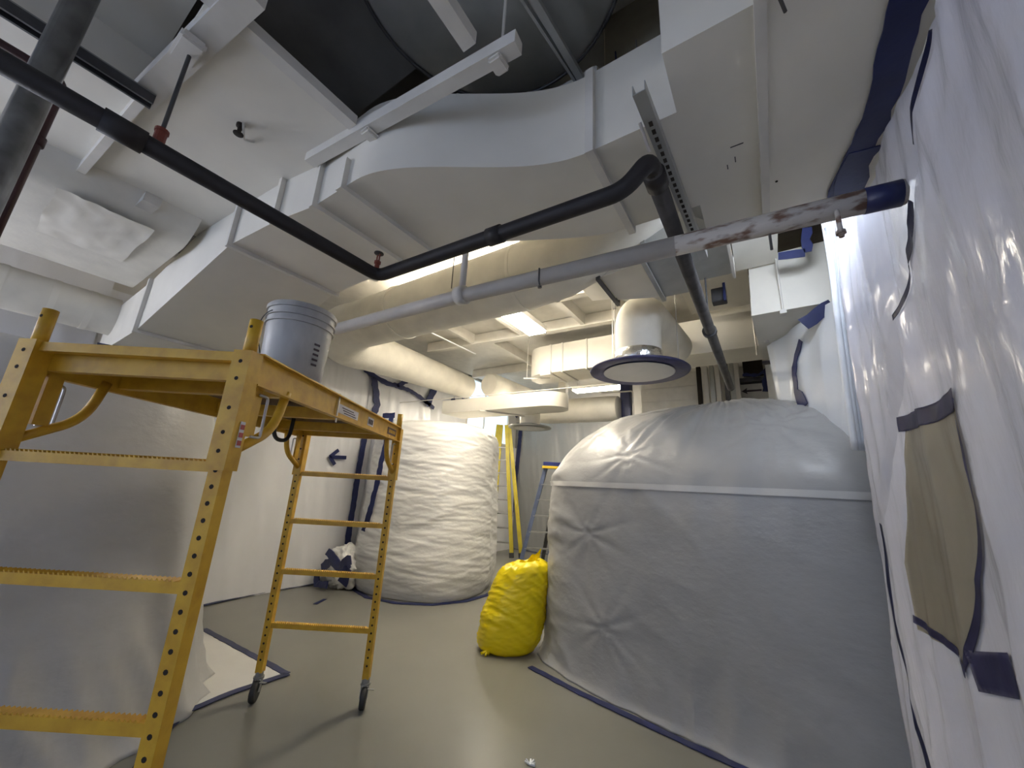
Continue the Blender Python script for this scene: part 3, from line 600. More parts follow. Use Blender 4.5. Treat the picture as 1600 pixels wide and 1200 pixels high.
tape('thin blue tape under the sloping duct behind the scaffold', [on_z(152, 536, 2.49), on_z(185, 543, 2.49), on_z(222, 551, 2.49)], 0.06, (0,0,-1), 0.006, 0.3)
b = NB(); tube(b, [(-5.0, -1.2, 2.83), (-5.0, -0.3, 2.83), (-5.0, 0.2, 2.83), (-5.0, 0.70, 2.83)], 0.175, 32); ir = obj('insulated_round_duct', b, 'duct_wrap', smooth=True, label='white insulated round duct running along the left wall', cat='duct'); quad_auto_smooth(ir)
for y in (0.02, 0.30, 0.52): b = NB(); lathe_y = None; tube(b, [(-5.0, y-0.02, 2.83), (-5.0, y+0.02, 2.83)], 0.179, 32); quad_auto_smooth(obj('band', b, 'duct_white', ir))
# flat-oval duct in the upper left
b = NB(); prof = []
for k in range(40):
    a = 2*math.pi*k/40; cx = 0.52 if math.cos(a) > 0 else -0.52; prof.append((-3.84+cx+0.36*math.cos(a), 3.33+0.36*math.sin(a)))
loft(b, [[(x, y, z) for x, z in prof] for y in (-1.6, -0.6, 0.1, 0.66)]); ov = obj('oval_duct', b, 'duct_wrap', smooth=True, label='broad pale flat-oval duct hanging in the upper left corner', cat='duct'); quad_auto_smooth(ov)
b = NB(); hexa(b, [(-3.15, 0.35, 3.03), (-3.02, 0.37, 3.06), (-3.02, 0.45, 3.06), (-3.15, 0.43, 3.03), (-3.15, 0.35, 3.07), (-3.02, 0.37, 3.12), (-3.02, 0.45, 3.12), (-3.15, 0.43, 3.07)]); obj('bracket', b, 'paint_white', ov)
b = NB()
for u in range(1): grid(b, lambda u, v: V3((-3.15-0.75*u, 0.06+0.42*v+0.005*math.sin(u*9), 2.957+0.05*(u-0.5)**2-0.008*ridge(u*4, v*4, 2))), 24, 16)
obj('loose_wrap', b, 'duct_white', ov, True)
# ceiling panel duct (upper left)
pd = thing('panel_duct', (-2.3, 0.2, 3.1), 'wide flat white duct panels over the upper left', 'duct')
b = NB(); box(b, (-3.3, 0.17, 3.12), (-1.52, 0.80, 3.15)); obj('panel', b, 'duct_white', pd)
b = NB(); box(b, (-3.3, -2.6, 3.12), (-2.22, 0.17, 3.38)); obj('panel', b, 'duct_white', pd)
b = NB(); box(b, (-2.24, -2.6, 3.34), (-1.52, 0.17, 3.37)); obj('panel', b, 'duct_white', pd)
b = NB(); bar(b, (-3.25, 0.105, 3.095), (-2.12, 0.165, 3.095), 0.035, 0.05); obj('flange', b, 'paint_white', pd)
b = NB(); bar(b, (-2.24, 0.16, 3.12), (-1.34, 0.245, 3.12), 0.09, 0.06); obj('flange', b, 'paint_white', pd)
b = NB(); box(b, (-1.80, 0.15, 3.05), (-1.66, 0.23, 3.09), 0.008); obj('bracket', b, 'paint_white', pd)
b = NB(); box(b, (-1.9, -2.4, 3.62), (-0.42, 0.95, 3.72)); dk = obj('opening_shade_panel', b, 'opening_shade', label='dark panel added for the shade deep inside the white framed ceiling opening', cat='shade_panel')  # dark colour stands in for the shade inside the opening
for (x, y) in ((-1.33, 0.05), (-1.36, 0.28), (-1.34, 0.45)):
    b = NB(); box(b, (x, y, 3.60), (x+0.05, y+0.09, 3.62)); obj('clip', b, 'hole_black', dk)
# white angle frame of the opening
for lab, p, q, w_, h_ in (('long white strut beam crossing under the ceiling opening', (-1.86, 0.75, 3.10), (-0.63, 0.85, 3.10), 0.055, 0.06),
                          ('white strip on the left side of the ceiling opening', (-1.50, -1.6, 3.13), (-1.50, 0.75, 3.13), 0.055, 0.05),
                          ('white strip on the right side of the ceiling opening', (-0.80, -1.4, 3.15), (-0.81, 0.78, 3.15), 0.06, 0.06)):
    b = NB(); bar(b, p, q, w_, h_); o = obj('strut', b, 'paint_white', label=lab, cat='strut')
    if 'long' in lab:
        for x in (-1.42, -0.72):
            bb = NB(); yy = 0.75+(x+1.86)*0.081; box(bb, (x-0.03, yy-0.025, 3.045), (x+0.03, yy+0.045, 3.07), 0.008); obj('clip', bb, 'paint_white', o)
        bb = NB(); tube(bb, [(-0.70, 0.84, 3.1), (-0.70, 0.84, 3.6)], 0.006, 8); obj('rod', bb, 'paint_white', o)
# round plenum and bits above the opening on the right
b = NB(); lathe(b, (-0.75, 0.76, 3.50), [(0.02, 0), (0.53, 0.0), (0.545, 0.01), (0.55, 0.03), (0.55, 0.4)], 56); pl = obj('round_plenum', b, 'galvanized', label='grey round sheet metal plenum above the strut beam', cat='duct'); quad_auto_smooth(pl)
b = NB(); tube(b, [(-0.75+0.552*math.cos(a*0.1), 0.76+0.552*math.sin(a*0.1), 3.505) for a in range(64)], 0.008, 6); obj('rim', b, 'dark_steel', pl, True)
b = NB(); bar(b, (-0.66, 0.60, 3.46), (-0.575, 1.30, 3.40), 0.03, 0.03); bar(b, (-0.71, 0.60, 3.46), (-0.60, 1.30, 3.40), 0.012, 0.03); obj('channel', b, 'galvanized', label='thin galvanized channel under the round plenum', cat='strut')
b = NB(); box(b, (-0.72, 1.30, 3.30), (-0.50, 1.36, 3.44), 0.004); obj('junction_box', b, 'paint_white', label='small white box at the end of the plenum channel', cat='box')
b = NB(); box(b, (-3.2, 1.47, 3.31), (-0.52, 1.51, 3.95)); obj('light_block_board', b, 'duct_white', label='added white board keeping lamp light off the round plenum', cat='board')  # added to block the ceiling lamp's spill onto the plenum
b = NB(); box(b, (-1.30, 1.26, 3.285), (-0.72, 1.44, 3.42), 0.02); obj('insulation_batt', b, 'insulation', label='yellowish fibrous insulation strip over the S bend duct', cat='insulation')
b = NB(); box(b, (-0.50, 1.42, 3.28), (-0.17, 1.8, 3.9)); tn = obj('tan_duct', b, 'tan_board', label='tan board face above the dark end of the S bend duct', cat='board')
for x in (-0.33, -0.43): b = NB(); tube(b, [(x, 1.40, 3.3), (x-0.01, 1.40, 3.6)], 0.004, 6); obj('wire', b, 'wire' if x > -0.4 else 'blue_tape', tn)
# ducts A and B on the upper right
b = NB(); box(b, (-0.16, 0.98, 2.85), (0.10, 2.04, 3.5)); da = obj('ceiling_duct', b, 'duct_white', label='narrow white duct with a near end face beside the slotted channel', cat='duct')
b = NB(); box(b, (0.09, -1.6, 2.818), (0.62, 1.98, 3.5)); db = obj('ceiling_duct', b, 'duct_white', label='long white duct panel along the curtain top at the upper right', cat='duct')
b = NB(); box(b, (0.085, -1.6, 2.812), (0.115, 1.98, 2.83)); obj('seam', b, 'paint_white', db)
b = NB(); tube(b, rounded([(0.14, 0.95, 2.82), (0.14, 0.95, 2.79), (0.155, 1.0, 2.79)], 0.01, 3), 0.005, 6); obj('hook', b, 'grey_pipe', db)
b = NB(); tube(b, [(0.14, 1.72, 2.819), (0.14, 1.72, 2.815)], 0.005, 8); obj('screw', b, 'hole_black', db)
for (x, y, dx, dy) in ((-0.01, 1.47, 0.045, 0.004), (0.0, 1.53, 0.004, 0.03), (-0.03, 1.56, 0.004, 0.025)):
    b = NB(); box(b, (x, y, 2.848), (x+dx, y+dy, 2.851)); obj('scuff', b, 'grey_pipe', da)
b = NB(); hexa(b, [(-0.30, 1.80, 2.92), (-0.06, 1.80, 2.92), (-0.04, 2.12, 2.90), (-0.28, 2.12, 2.96), (-0.30, 1.80, 3.3), (-0.06, 1.80, 3.3), (-0.04, 2.12, 3.3), (-0.28, 2.12, 3.3)]); obj('metal_boot', b, 'galvanized', label='bare metal boot at the end of the narrow white duct', cat='duct')
# slotted channel
sl = thing('slotted_channel', (-0.23, 1.5, 2.78), 'slotted galvanized strut channel beside the black pipe bend', 'strut')
b = NB(); x0, x1 = -0.245, -0.200
p, q = V3((-0.245, 1.02, 2.79)), V3((-0.200, 2.14, 2.79))
bar(b, p, q, 0.042, 0.004); bar(b, p+V3((0.02, 0, 0.02)), q+V3((0.02, 0, 0.02)), 0.003, 0.042); bar(b, p+V3((-0.02, 0, 0.02)), q+V3((-0.02, 0, 0.02)), 0.003, 0.042); obj('channel', b, 'galvanized', sl)
for k in range(20):
    bb = NB(); c0 = p.lerp(q, 0.12+k*0.034); bar(bb, c0+V3((0, -0.011, -0.0026)), c0+V3((0, 0.011, -0.0026)), 0.013, 0.001); obj('slot', bb, 'hole_black', sl)
for t_ in (0.06, 0.95):
    bb = NB(); c0 = p.lerp(q, t_); tube(bb, [c0, c0+V3((0, 0, 0.75 if t_ > 0.5 else 0.06))], 0.006, 8); obj('rod', bb, 'wire', sl)
# O duct: big round duct across, with elbow to the far left, rising at its right end
path = rounded([(-4.85, 5.6, 3.34), (-4.85, 2.62, 3.34), (-1.7, 2.62, 3.34)], 0.75, 12)+[V3((-1.35, 2.60, 3.36)), V3((-1.05, 2.54, 3.42)), V3((-0.8, 2.46, 3.50)), V3((-0.55, 2.36, 3.58)), V3((-0.3, 2.26, 3.66))]
b = NB(); tube(b, path, [0.22, 0.29]+[0.29+0.06*math.sin(math.pi*k/12) for k in range(1, 13)]+[0.30]*(len(path)-14), 40); rd = obj('round_duct', b, 'duct_wrap', smooth=True, label='big round white duct crossing behind the long pipe with a left elbow', cat='duct'); quad_auto_smooth(rd, 50)
for x in (-1.70, -3.3): b = NB(); tube(b, [(x-0.015, 2.62, 3.34), (x+0.015, 2.62, 3.34)], 0.304, 40); quad_auto_smooth(obj('band', b, 'duct_white', rd))
b = NB(); tube(b, [(-2.28, 2.30, 3.22), (-2.28, 2.29, 3.8)], 0.005, 6); obj('hanger_rod', b, 'grey_pipe', rd)
# galvanized duct chain beyond the pipe
gd = thing('metal_duct', (-0.6, 2.75, 3.1), 'bare metal duct with a flanged cone beyond the long pipe', 'duct')
b = NB(); loft(b, [[(-0.98, 2.62, 3.14), (-0.98, 3.05, 3.14), (-0.98, 3.05, 3.5), (-0.98, 2.62, 3.5)], [(-0.60, 2.50, 3.10), (-0.60, 3.10, 3.10), (-0.60, 3.10, 3.6), (-0.60, 2.50, 3.6)]]); obj('cone', b, 'duct_white', gd)
b = NB(); box(b, (-0.60, 2.48, 3.10), (-0.40, 3.10, 3.6)); obj('body', b, 'galvanized', gd)
b = NB(); box(b, (-0.40, 2.50, 3.16), (-0.09, 3.06, 3.6)); obj('body', b, 'galvanized', gd)
flange_x(-0.99, 2.60, 3.07, 3.12, 3.5, gd, 'dark_steel', 0.03, 0.02); flange_x(-0.61, 2.49, 3.10, 3.09, 3.6, gd, 'galvanized', 0.03, 0.02); flange_x(-0.09, 2.49, 3.07, 3.15, 3.6, gd, 'paint_white', 0.02, 0.02)
b = NB(); loft(b, [[(-1.30, 2.9, 3.30), (-1.30, 3.25, 3.30), (-1.30, 3.25, 3.6), (-1.30, 2.9, 3.6)], [(-1.0, 2.64, 3.16), (-1.0, 3.05, 3.16), (-1.0, 3.05, 3.5), (-1.0, 2.64, 3.5)]]); obj('cone', b, 'duct_white', gd)
b = NB(); box(b, (-0.08, 2.15, 3.3), (0.20, 3.3, 3.5)); obj('ceiling_duct', b, 'duct_white', label='bright white duct face in the gap left of the dark opening', cat='duct')
b = NB(); box(b, (0.20, 2.2, 3.36), (0.42, 3.0, 3.5)); obj('access_hatch', b, 'grey_hatch', label='dark grey opening high beside the white draped film', cat='hatch')
b = NB(); box(b, (-0.62, 3.14, 3.62), (0.0, 4.7, 3.70)); obj('ceiling_duct', b, 'duct_white', label='white duct underside seen between the metal duct and the box duct', cat='duct')
b = NB(); tube(b, [on_z(672, 519, 3.62), on_z(743, 553, 3.62)], 0.010, 8); obj('white_rod', b, 'film_fold', label='thin bright white rod slanting under the ceiling bay left of the lamp', cat='rod')
# round conduit by the cone
b = NB(); tube(b, rounded([(-1.42, 2.9, 3.5), (-1.25, 3.2, 3.45), (-1.05, 3.9, 3.5), (-0.98, 4.4, 3.56)], 0.3), 0.03, 12); obj('conduit', b, 'galvanized', smooth=True, label='thin bent grey conduit under the far ceiling beside the metal cone', cat='conduit')
b = NB(); box(b, (-0.72, 3.06, 3.20), (-0.55, 3.14, 3.32)); obj('red_block', b, 'red_brick', label='small rusty red block beside the metal duct', cat='block')
# right box duct
rb = thing('box_duct', (0.25, 3.8, 2.9), 'pale box duct with a sloping front above the big tank', 'duct')
b = NB(); hexa(b, [(-0.01, 3.28, 2.88), (0.62, 3.26, 2.88), (0.45, 4.35, 2.84), (0.04, 4.35, 2.84), (0.01, 3.34, 3.40), (0.62, 3.32, 3.40), (0.62, 4.35, 3.40), (0.01, 4.35, 3.40)]); obj('body', b, 'duct_white', rb)
b = NB(); tube(b, [(0.19, 3.26, 2.86), (0.19, 3.22, 3.9)], 0.007, 8); obj('rod', b, 'paint_white', rb)
b = NB(); box(b, (0.17, 3.24, 2.845), (0.21, 3.30, 2.875)); obj('bracket', b, 'paint_white', rb)
b = NB(); lathe(b, (0.08, 3.85, 2.845), [(0.02, 0), (0.022, 0.012), (0.02, 0.016)], 12); obj('knob', b, 'paint_white', rb)
b = NB(); box(b, (0.03, 4.34, 2.80), (0.24, 4.38, 2.83)); obj('edge', b, 'grey_pipe', rb)
# hood 1
def hood(c, r, rn, hn, label, elbow=True):
    t = thing('hood', c, label, 'hood'); x, y, z = c
    b = NB(); lathe(b, c, [(rn, 0.055), (rn+0.03, 0.035), (r*0.97, 0.012), (r, 0.0), (r*0.985, -0.012), (r*0.70, -0.004), (rn*0.5, -0.002)], 56, True); dsc = obj('disc', b, 'purple_tape' if elbow else 'galvanized', t, True)
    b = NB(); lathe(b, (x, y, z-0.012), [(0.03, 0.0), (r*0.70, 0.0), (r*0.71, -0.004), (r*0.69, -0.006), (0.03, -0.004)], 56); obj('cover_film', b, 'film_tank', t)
    if elbow:
        p = rounded([(x, y, z+0.04), (x, y, z+0.64), (x+0.10, y+1.2, z+0.62)], 0.42, 12)
        b = NB(); tube(b, p, rn, 36); quad_auto_smooth(obj('elbow', b, 'duct_wrap', t), 60)
        b = NB(); lathe(b, (x, y, z), [(rn+0.004, 0.06), (rn+0.008, 0.065), (rn+0.008, 0.18), (rn+0.004, 0.185)], 36, False); obj('foil_band', b, 'foil', t, True)
        b = NB(); lathe(b, (x, y, z), [(rn+0.003, 0.0), (rn+0.005, 0.02), (rn+0.004, 0.06)], 36, False); obj('collar', b, 'duct_wrap', t, True)
        for a in (0.4, 2.6, 4.4):
            b = NB(); tube(b, [(x+math.cos(a)*r*0.8, y+math.sin(a)*r*0.8, z), (x+math.cos(a)*r*0.8, y+math.sin(a)*r*0.8, z+1.2)], 0.004, 6); obj('wire', b, 'wire', t)
    else:
        b = NB(); lathe(b, c, [(rn*1.05, 0.03), (rn, 0.06), (rn, hn), (rn*0.98, hn)], 32, False); obj('neck', b, 'duct_white', t, True)
    return t
hood((-0.95, 3.52, 2.61), 0.45, 0.215, 0.5, 'large round hood disc with blue taped rim hanging over the big tank')
hood((-3.40, 5.65, 2.50), 0.37, 0.175, 0.34, 'small far round hood with a grey disc and white neck', False)
# D2 far flanged duct
d2 = thing('flanged_duct', (-2.0, 4.8, 3.1), 'far white flanged duct with a rounded left end behind the hood', 'duct')
b = NB(); R_ = 0.36
pl2 = [(0.05, 5.0), (0.05, 5.55), (-2.78, 5.55), (-3.18, 5.55), (-3.18, 5.36)]+[(-3.18+R_-R_*math.cos(a*math.pi/20), 5.36-R_*math.sin(a*math.pi/20)) for a in range(1, 11)]
loft(b, [[(x, y, z) for x, y in pl2] for z in (3.22, 3.67)]); quad_auto_smooth(obj('body', b, 'duct_white', d2), 30)
for x in (-2.68, -2.48, -2.09): flange_x(x, 5.0, 5.55, 3.22, 3.67, d2, 'paint_white', 0.022, 0.02)
b = NB(); box(b, (-2.84, 4.96, 3.18), (-2.66, 5.04, 3.24)); obj('clip', b, 'paint_white', d2)
b = NB(); tube(b, [(-3.15, 5.08, 3.19), (-3.15, 5.08, 3.9)], 0.005, 6); obj('rod', b, 'paint_white', d2)
b = NB(); bar(b, (-3.19, 5.05, 3.195), (-2.78, 5.2, 3.195), 0.03, 0.02); obj('support', b, 'paint_white', d2)
b = NB(); bar(b, (-1.90, 5.0, 3.20), (-1.62, 5.6, 3.20), 0.03, 0.02); obj('support', b, 'paint_white', d2)
b = NB(); box(b, (-0.55, 5.1, 3.70), (0.0, 6.0, 3.9)); obj('ceiling_duct', b, 'duct_white', label='shaded white duct side between the hood elbow and the box duct', cat='duct')
# drum end, lower oval, far round duct
b = NB(); tube(b, [(-4.27, 5.55, 3.34), (-4.27, 5.6, 3.34), (-4.20, 7.0, 3.34)], [0.19, 0.22, 0.22], 32); quad_auto_smooth(obj('capped_duct', b, 'duct_wrap', label='capped end of a small round duct left of the flanged duct', cat='duct'))
b = NB(); pl3 = []
for k in range(24):
    a = -math.pi/2+math.pi*k/23; pl3.append((-2.75+0.28*math.cos(a), 5.15+0.28*math.sin(a)))
pl3 += [(-4.75, 5.43), (-4.75, 4.87)]
loft(b, [[(x, y, z) for x, y in pl3] for z in (2.68, 2.90)]); lo3 = obj('rounded_duct', b, 'duct_white', label='flat white duct with a rounded right end over the small hood', cat='duct'); quad_auto_smooth(lo3)
b = NB(); tube(b, [(-5.5, 4.55, 2.86), (-1.6, 4.72, 2.86)], 0.006, 6); obj('support_wire', b, 'paint_white', lo3)
b = NB(); bar(b, (-3.85, 4.80, 2.665), (-3.4, 5.5, 2.665), 0.03, 0.02); obj('support', b, 'paint_white', lo3)
b = NB(); tube(b, [(-3.85, 6.1, 2.85), (-3.3, 6.15, 2.86), (-2.2, 6.2, 2.86), (-2.02, 6.2, 2.86), (-2.0, 6.2, 2.86)], [0.15, 0.215, 0.215, 0.20, 0.17], 32); quad_auto_smooth(obj('far_round_duct', b, 'duct_wrap', smooth=True, label='far round white duct ending at the blue taped column', cat='duct'))
b = NB(); box(b, (-2.02, 6.28, 0), (-1.85, 6.45, 3.8), 0.01); obj('column', b, 'blue_tape', label='slim column wrapped in blue tape beyond the hood', cat='column')
b = NB(); tube(b, rounded([(-2.3, 6.15, 3.13), (-1.78, 6.2, 3.13), (-1.78, 6.2, 2.4)], 0.04), 0.012, 8); obj('conduit', b, 'paint_white', smooth=True, label='thin white conduit bending down beside the blue taped column', cat='conduit')
b = NB(); box(b, (-3.05, 6.0, 3.08), (-2.90, 6.1, 3.5)); obj('duct_riser', b, 'duct_white', label='short bright white riser between the far ducts', cat='duct')

# ---- right rear opening
t = thing('metal_shelf', (-0.5, 6.6, 2.6), 'upright metal posts and dark gap beyond the big tank', 'shelf')
for x, m in ((-0.83, 'hole_black'), (-0.73, 'paint_wall'), (-0.64, 'galvanized'), (-0.56, 'paint_wall'), (-0.44, 'dark_steel'), (-0.36, 'galvanized'), (-0.30, 'paint_wall')):
    b = NB(); box(b, (x-0.035, 6.6, 0), (x+0.03, 6.68, 3.55), 0.006); obj('post', b, m, t)
b = NB(); box(b, (-0.22, 6.9, 3.40), (0.05, 6.99, 3.66)); obj('vent_opening', b, 'hole_black', label='small dark opening above the arrow sign', cat='opening')
b = NB(); box(b, (-0.28, 6.8, 3.28), (0.12, 6.99, 3.34)); obj('ledge', b, 'dark_steel', label='dark ledge over the arrow sign', cat='ledge')
sg = thing('arrow_sign', (-0.1, 6.9, 3.2), 'small white sign with a black left pointing arrow', 'sign')
b = NB(); box(b, (-0.36, 6.90, 3.0), (0.30, 6.987, 3.26)); obj('board', b, 'paint_white', sg)
b = NB(); ar = [(-0.27, 3.15), (-0.19, 3.20), (-0.20, 3.165), (0.0, 3.165), (0.0, 3.135), (-0.20, 3.135), (-0.19, 3.10)]
b.faces.new([b.verts.new((x, 6.895, z)) for x, z in ar]); obj('arrow', b, 'print_dark', sg)
tape('ragged blue tape beside the arrow sign', [on_y(1203, 573, 6.6), on_y(1199, 590, 6.6), on_y(1198, 612, 6.6)], 0.10, (0,-1,0), 0.006, 0.5)
tape('blue tape above the arrow sign', [on_y(1160, 586, 6.62), on_y(1185, 586, 6.62), on_y(1203, 574, 6.62)], 0.05, (0,-1,0), 0.006, 0.5)
wall_film('plastic_sheet', (0.10, 6.5, 0), (0.55, 5.6, 0), 1.9, 3.45, (-0.8,-0.6,0), 'film_fold', 'small white film at the far right beside the arrow sign', 0.03, 2.2, 40, 40, 31)

# ================================================================== PIPES
bp = thing('black_pipe', (-1.7, 1.15, 2.6), 'black steel pipe running overhead with a square corner', 'pipe')
b = NB(); tube(b, rounded([(-1.735, -2.5, 2.60), (-1.735, 1.17, 2.60), (-0.36, 1.215, 2.60), (-0.27, 1.225, 2.70), (-0.27, 1.30, 2.71)], 0.06, 6), 0.034, 20); obj('run', b, 'black_pipe', bp, True)
b = NB(); tube(b, rounded([(-0.27, 1.28, 2.71), (-0.29, 4.7, 2.71), (-0.29, 4.85, 2.71)], 0.05), 0.036, 20); obj('run', b, 'grey_pipe', bp, True)
b = NB(); tube(b, [(-0.27, 1.30, 2.71), (-0.271, 1.38, 2.71)], 0.043, 20); obj('coupling', b, 'black_pipe', bp, True)
b = NB(); tube(b, [(-1.735, 0.06, 2.60), (-1.735, 0.17, 2.60)], 0.041, 20); obj('coupling', b, 'black_pipe', bp, True)
b = NB(); tube(b, [(-0.98, 1.195, 2.60), (-0.91, 1.197, 2.60)], 0.041, 20); obj('coupling', b, 'black_pipe', bp, True)
b = NB(); tube(b, [(-0.262, 1.215, 2.73), (-0.275, 1.14, 2.80)], 0.006, 8); obj('rod', b, 'wire', bp)
b = NB(); tube(b, [(-1.735, 0.20, 2.60), (-1.735, 0.20, 3.05)], 0.007, 8); obj('hanger_rod', b, 'dark_steel', bp)
b = NB(); lathe(b, (-1.735, 0.20, 2.625), [(0.010, 0), (0.018, 0.0), (0.018, 0.05), (0.021, 0.05), (0.021, 0.062), (0.009, 0.07)], 12); obj('clamp', b, 'red_clamp', bp)
b = NB(); x, y, z = -1.71, 1.135, 2.625
lathe(b, (x, y, z), [(0.013, 0), (0.013, 0.025), (0.018, 0.027), (0.018, 0.04), (0.010, 0.045)], 10); box(b, (x-0.013, y-0.003, z+0.04), (x-0.007, y+0.003, z+0.085)); box(b, (x+0.007, y-0.003, z+0.04), (x+0.013, y+0.003, z+0.085))
sp = obj('sprinkler', b, 'red_clamp', bp)
b = NB(); lathe(b, (x, y, z+0.085), [(0.004, 0), (0.026, 0.004), (0.026, 0.008), (0.004, 0.010)], 12); obj('deflector', b, 'dark_steel', sp)
b = NB(); tube(b, [(-0.285, 3.02, 2.71), (-0.285, 3.06, 2.71)], 0.05, 16); cl = obj('clamp', b, 'dark_steel', bp)
b = NB(); tube(b, [(-0.285, 3.04, 2.75), (-0.285, 3.04, 3.5)], 0.006, 8); obj('rod', b, 'dark_steel', bp)
# rusty pipe
rp = thing('rusty_pipe', (-0.9, 1.6, 2.54), 'long pipe with flaking white paint and rust crossing to the curtain', 'pipe')
b = NB(); tube(b, [(-2.7, 1.53, 2.60), (-1.5, 1.545, 2.585), (-0.25, 1.583, 2.5485)], 0.042, 24); obj('run', b, 'paint_pipe', rp, True)
b = NB(); tube(b, [(-0.25, 1.583, 2.5485), (0.1, 1.595, 2.54), (0.47, 1.605, 2.53)], 0.042, 24); obj('run', b, 'rusty_pipe', rp, True, label='rusty end with flaking paint')
pipe_z = 2.585
b = NB(); tube(b, [(-1.47, 1.543, 2.585), (-1.41, 1.545, 2.585)], 0.056, 20); hg = obj('clamp', b, 'paint_white', rp, True)
b = NB(); tube(b, [(-1.44, 1.543, 2.63), (-1.44, 1.543, 3.3)], 0.020, 12); obj('hanger_rod', b, 'paint_white', hg, True)
b = NB(); tube(b, [(-0.885, 1.50, 2.58), (-0.885, 1.50, 2.51), (-0.885, 1.51, 2.49)], 0.005, 8); tube(b, [(-0.885, 1.51, 2.485), (-0.885, 1.512, 2.475)], 0.011, 8); obj('bolt', b, 'grey_pipe', rp)
b = NB(); tube(b, [(0.285, 1.575, 2.53), (0.285, 1.575, 2.40)], 0.008, 10); bo = obj('drop_bolt', b, 'rusty_pipe', rp, True)
b = NB(); tube(b, [(0.285, 1.575, 2.425), (0.285, 1.575, 2.412)], 0.015, 8); obj('nut', b, 'rusty_pipe', bo)
b = NB(); tube(b, [(0.085, 1.60, 2.50), (0.085, 1.60, 2.43)], 0.005, 8); obj('bolt', b, 'grey_pipe', rp)
b = NB(); tube(b, [(0.365, 1.602, 2.533), (0.46, 1.605, 2.53)], 0.0445, 24); obj('tape_wrap', b, 'blue_tape', rp, True, label='dark blue tape round the pipe end')
# upper left pipes
b = NB(); tube(b, [(-1.95, -0.08, 0.0), (-1.95, -0.08, 1.4), (-1.95, -0.08, 3.9)], 0.040, 20); obj('riser_pipe', b, 'riser_steel', smooth=True, label='grey galvanized vertical riser pipe at the upper left edge', cat='pipe')
rpz = thing('sprinkler_drop', (-2.3, -0.045, 2.5), 'thin dark red pipe turning down beside the grey riser', 'pipe')
b = NB(); tube(b, rounded([(-2.3, -1.8, 3.03), (-2.3, -0.045, 3.03), (-2.3, -0.045, 1.9)], 0.05), 0.0165, 12); obj('run', b, 'red_pipe', rpz, True)
b = NB(); tube(b, [(-2.3, -0.045, 2.74), (-2.3, -0.045, 2.70)], 0.023, 12); tube(b, [(-2.3, -0.045, 2.72), (-2.25, -0.10, 2.72)], 0.010, 10); obj('clamp', b, 'red_pipe', rpz, True)
st = thing('dark_channel', (-2.1, -0.5, 3.05), 'dark strut channel along the upper left panels', 'strut')
b = NB(); bar(b, (-2.13, -2.2, 3.06), (-2.11, 0.19, 3.06), 0.010, 0.05); bar(b, (-2.17, -2.2, 3.06), (-2.15, 0.19, 3.06), 0.010, 0.05); obj('flange', b, 'dark_steel', st)
b = NB(); bar(b, (-2.15, -2.2, 3.082), (-2.13, 0.19, 3.082), 0.05, 0.006); obj('web', b, 'aluminium', st)
st = thing('dark_channel', (-1.64, -0.4, 3.13), 'short dark strut channel at the top left beside the white bracket', 'strut')
b = NB(); bar(b, (-1.63, -1.5, 3.14), (-1.63, -0.03, 3.14), 0.010, 0.045); bar(b, (-1.67, -1.5, 3.14), (-1.67, -0.03, 3.14), 0.010, 0.045); obj('flange', b, 'dark_steel', st)
b = NB(); bar(b, (-1.65, -1.5, 3.16), (-1.65, -0.03, 3.16), 0.045, 0.006); obj('web', b, 'aluminium', st)
ph = thing('pendent_sprinkler', on_z(375, 200, 3.1), 'small black sprinkler head under the flat white panel', 'sprinkler')
c = on_z(375, 200, 3.1)
b = NB(); lathe(b, (c.x, c.y, 3.06), [(0.006, 0), (0.022, 0.003), (0.022, 0.006), (0.008, 0.012), (0.010, 0.04), (0.018, 0.045), (0.018, 0.06)], 14); obj('head', b, 'hole_black', ph)
b = NB(); tube(b, rounded([c+V3((0.03, 0.0, 0.015)), c+V3((-0.02, 0.03, -0.03)), c+V3((-0.05, 0.05, 0.0)), c+V3((-0.05, 0.08, 0.018))], 0.03), 0.006, 8); obj('cord', b, 'paint_white', ph, True)
# far hanger rods
for lab, px, z0 in (('thin white hanger rod right of the sloping black pipe', (1183, 555, 431), 3.05), ('thin hanger rod in front of the far metal posts', (1250, 610, 560), 3.0)):
    p = on_y(px[0], px[1], 4.55 if 'white' in lab else 6.5); q = on_y(px[0]-2, px[2], p.y)
    b = NB(); tube(b, [p, V3((p.x, p.y, q.z if 'white' in lab else 4.0))], 0.008, 8); o = obj('hanger_rod', b, 'wire', label=lab, cat='rod')
    if 'white' in lab: bb = NB(); lathe(bb, (p.x, p.y, q.z-0.01), [(0.012, -0.08), (0.014, -0.02), (0.03, -0.01), (0.03, 0.02), (0.01, 0.03)], 10); obj('anchor', bb, 'dark_steel', o)
jb = thing('junction_box', (-0.28, 3.35, 3.05), 'small dark metal box beside the sloping black pipe', 'box')
b = NB(); box(b, (-0.28, 3.36, 3.10), (-0.17, 3.46, 3.22), 0.004); obj('body', b, 'dark_steel', jb)
b = NB(); box(b, (-0.19, 3.33, 3.08), (-0.17, 3.36, 3.24)); obj('tape', b, 'blue_tape', jb)

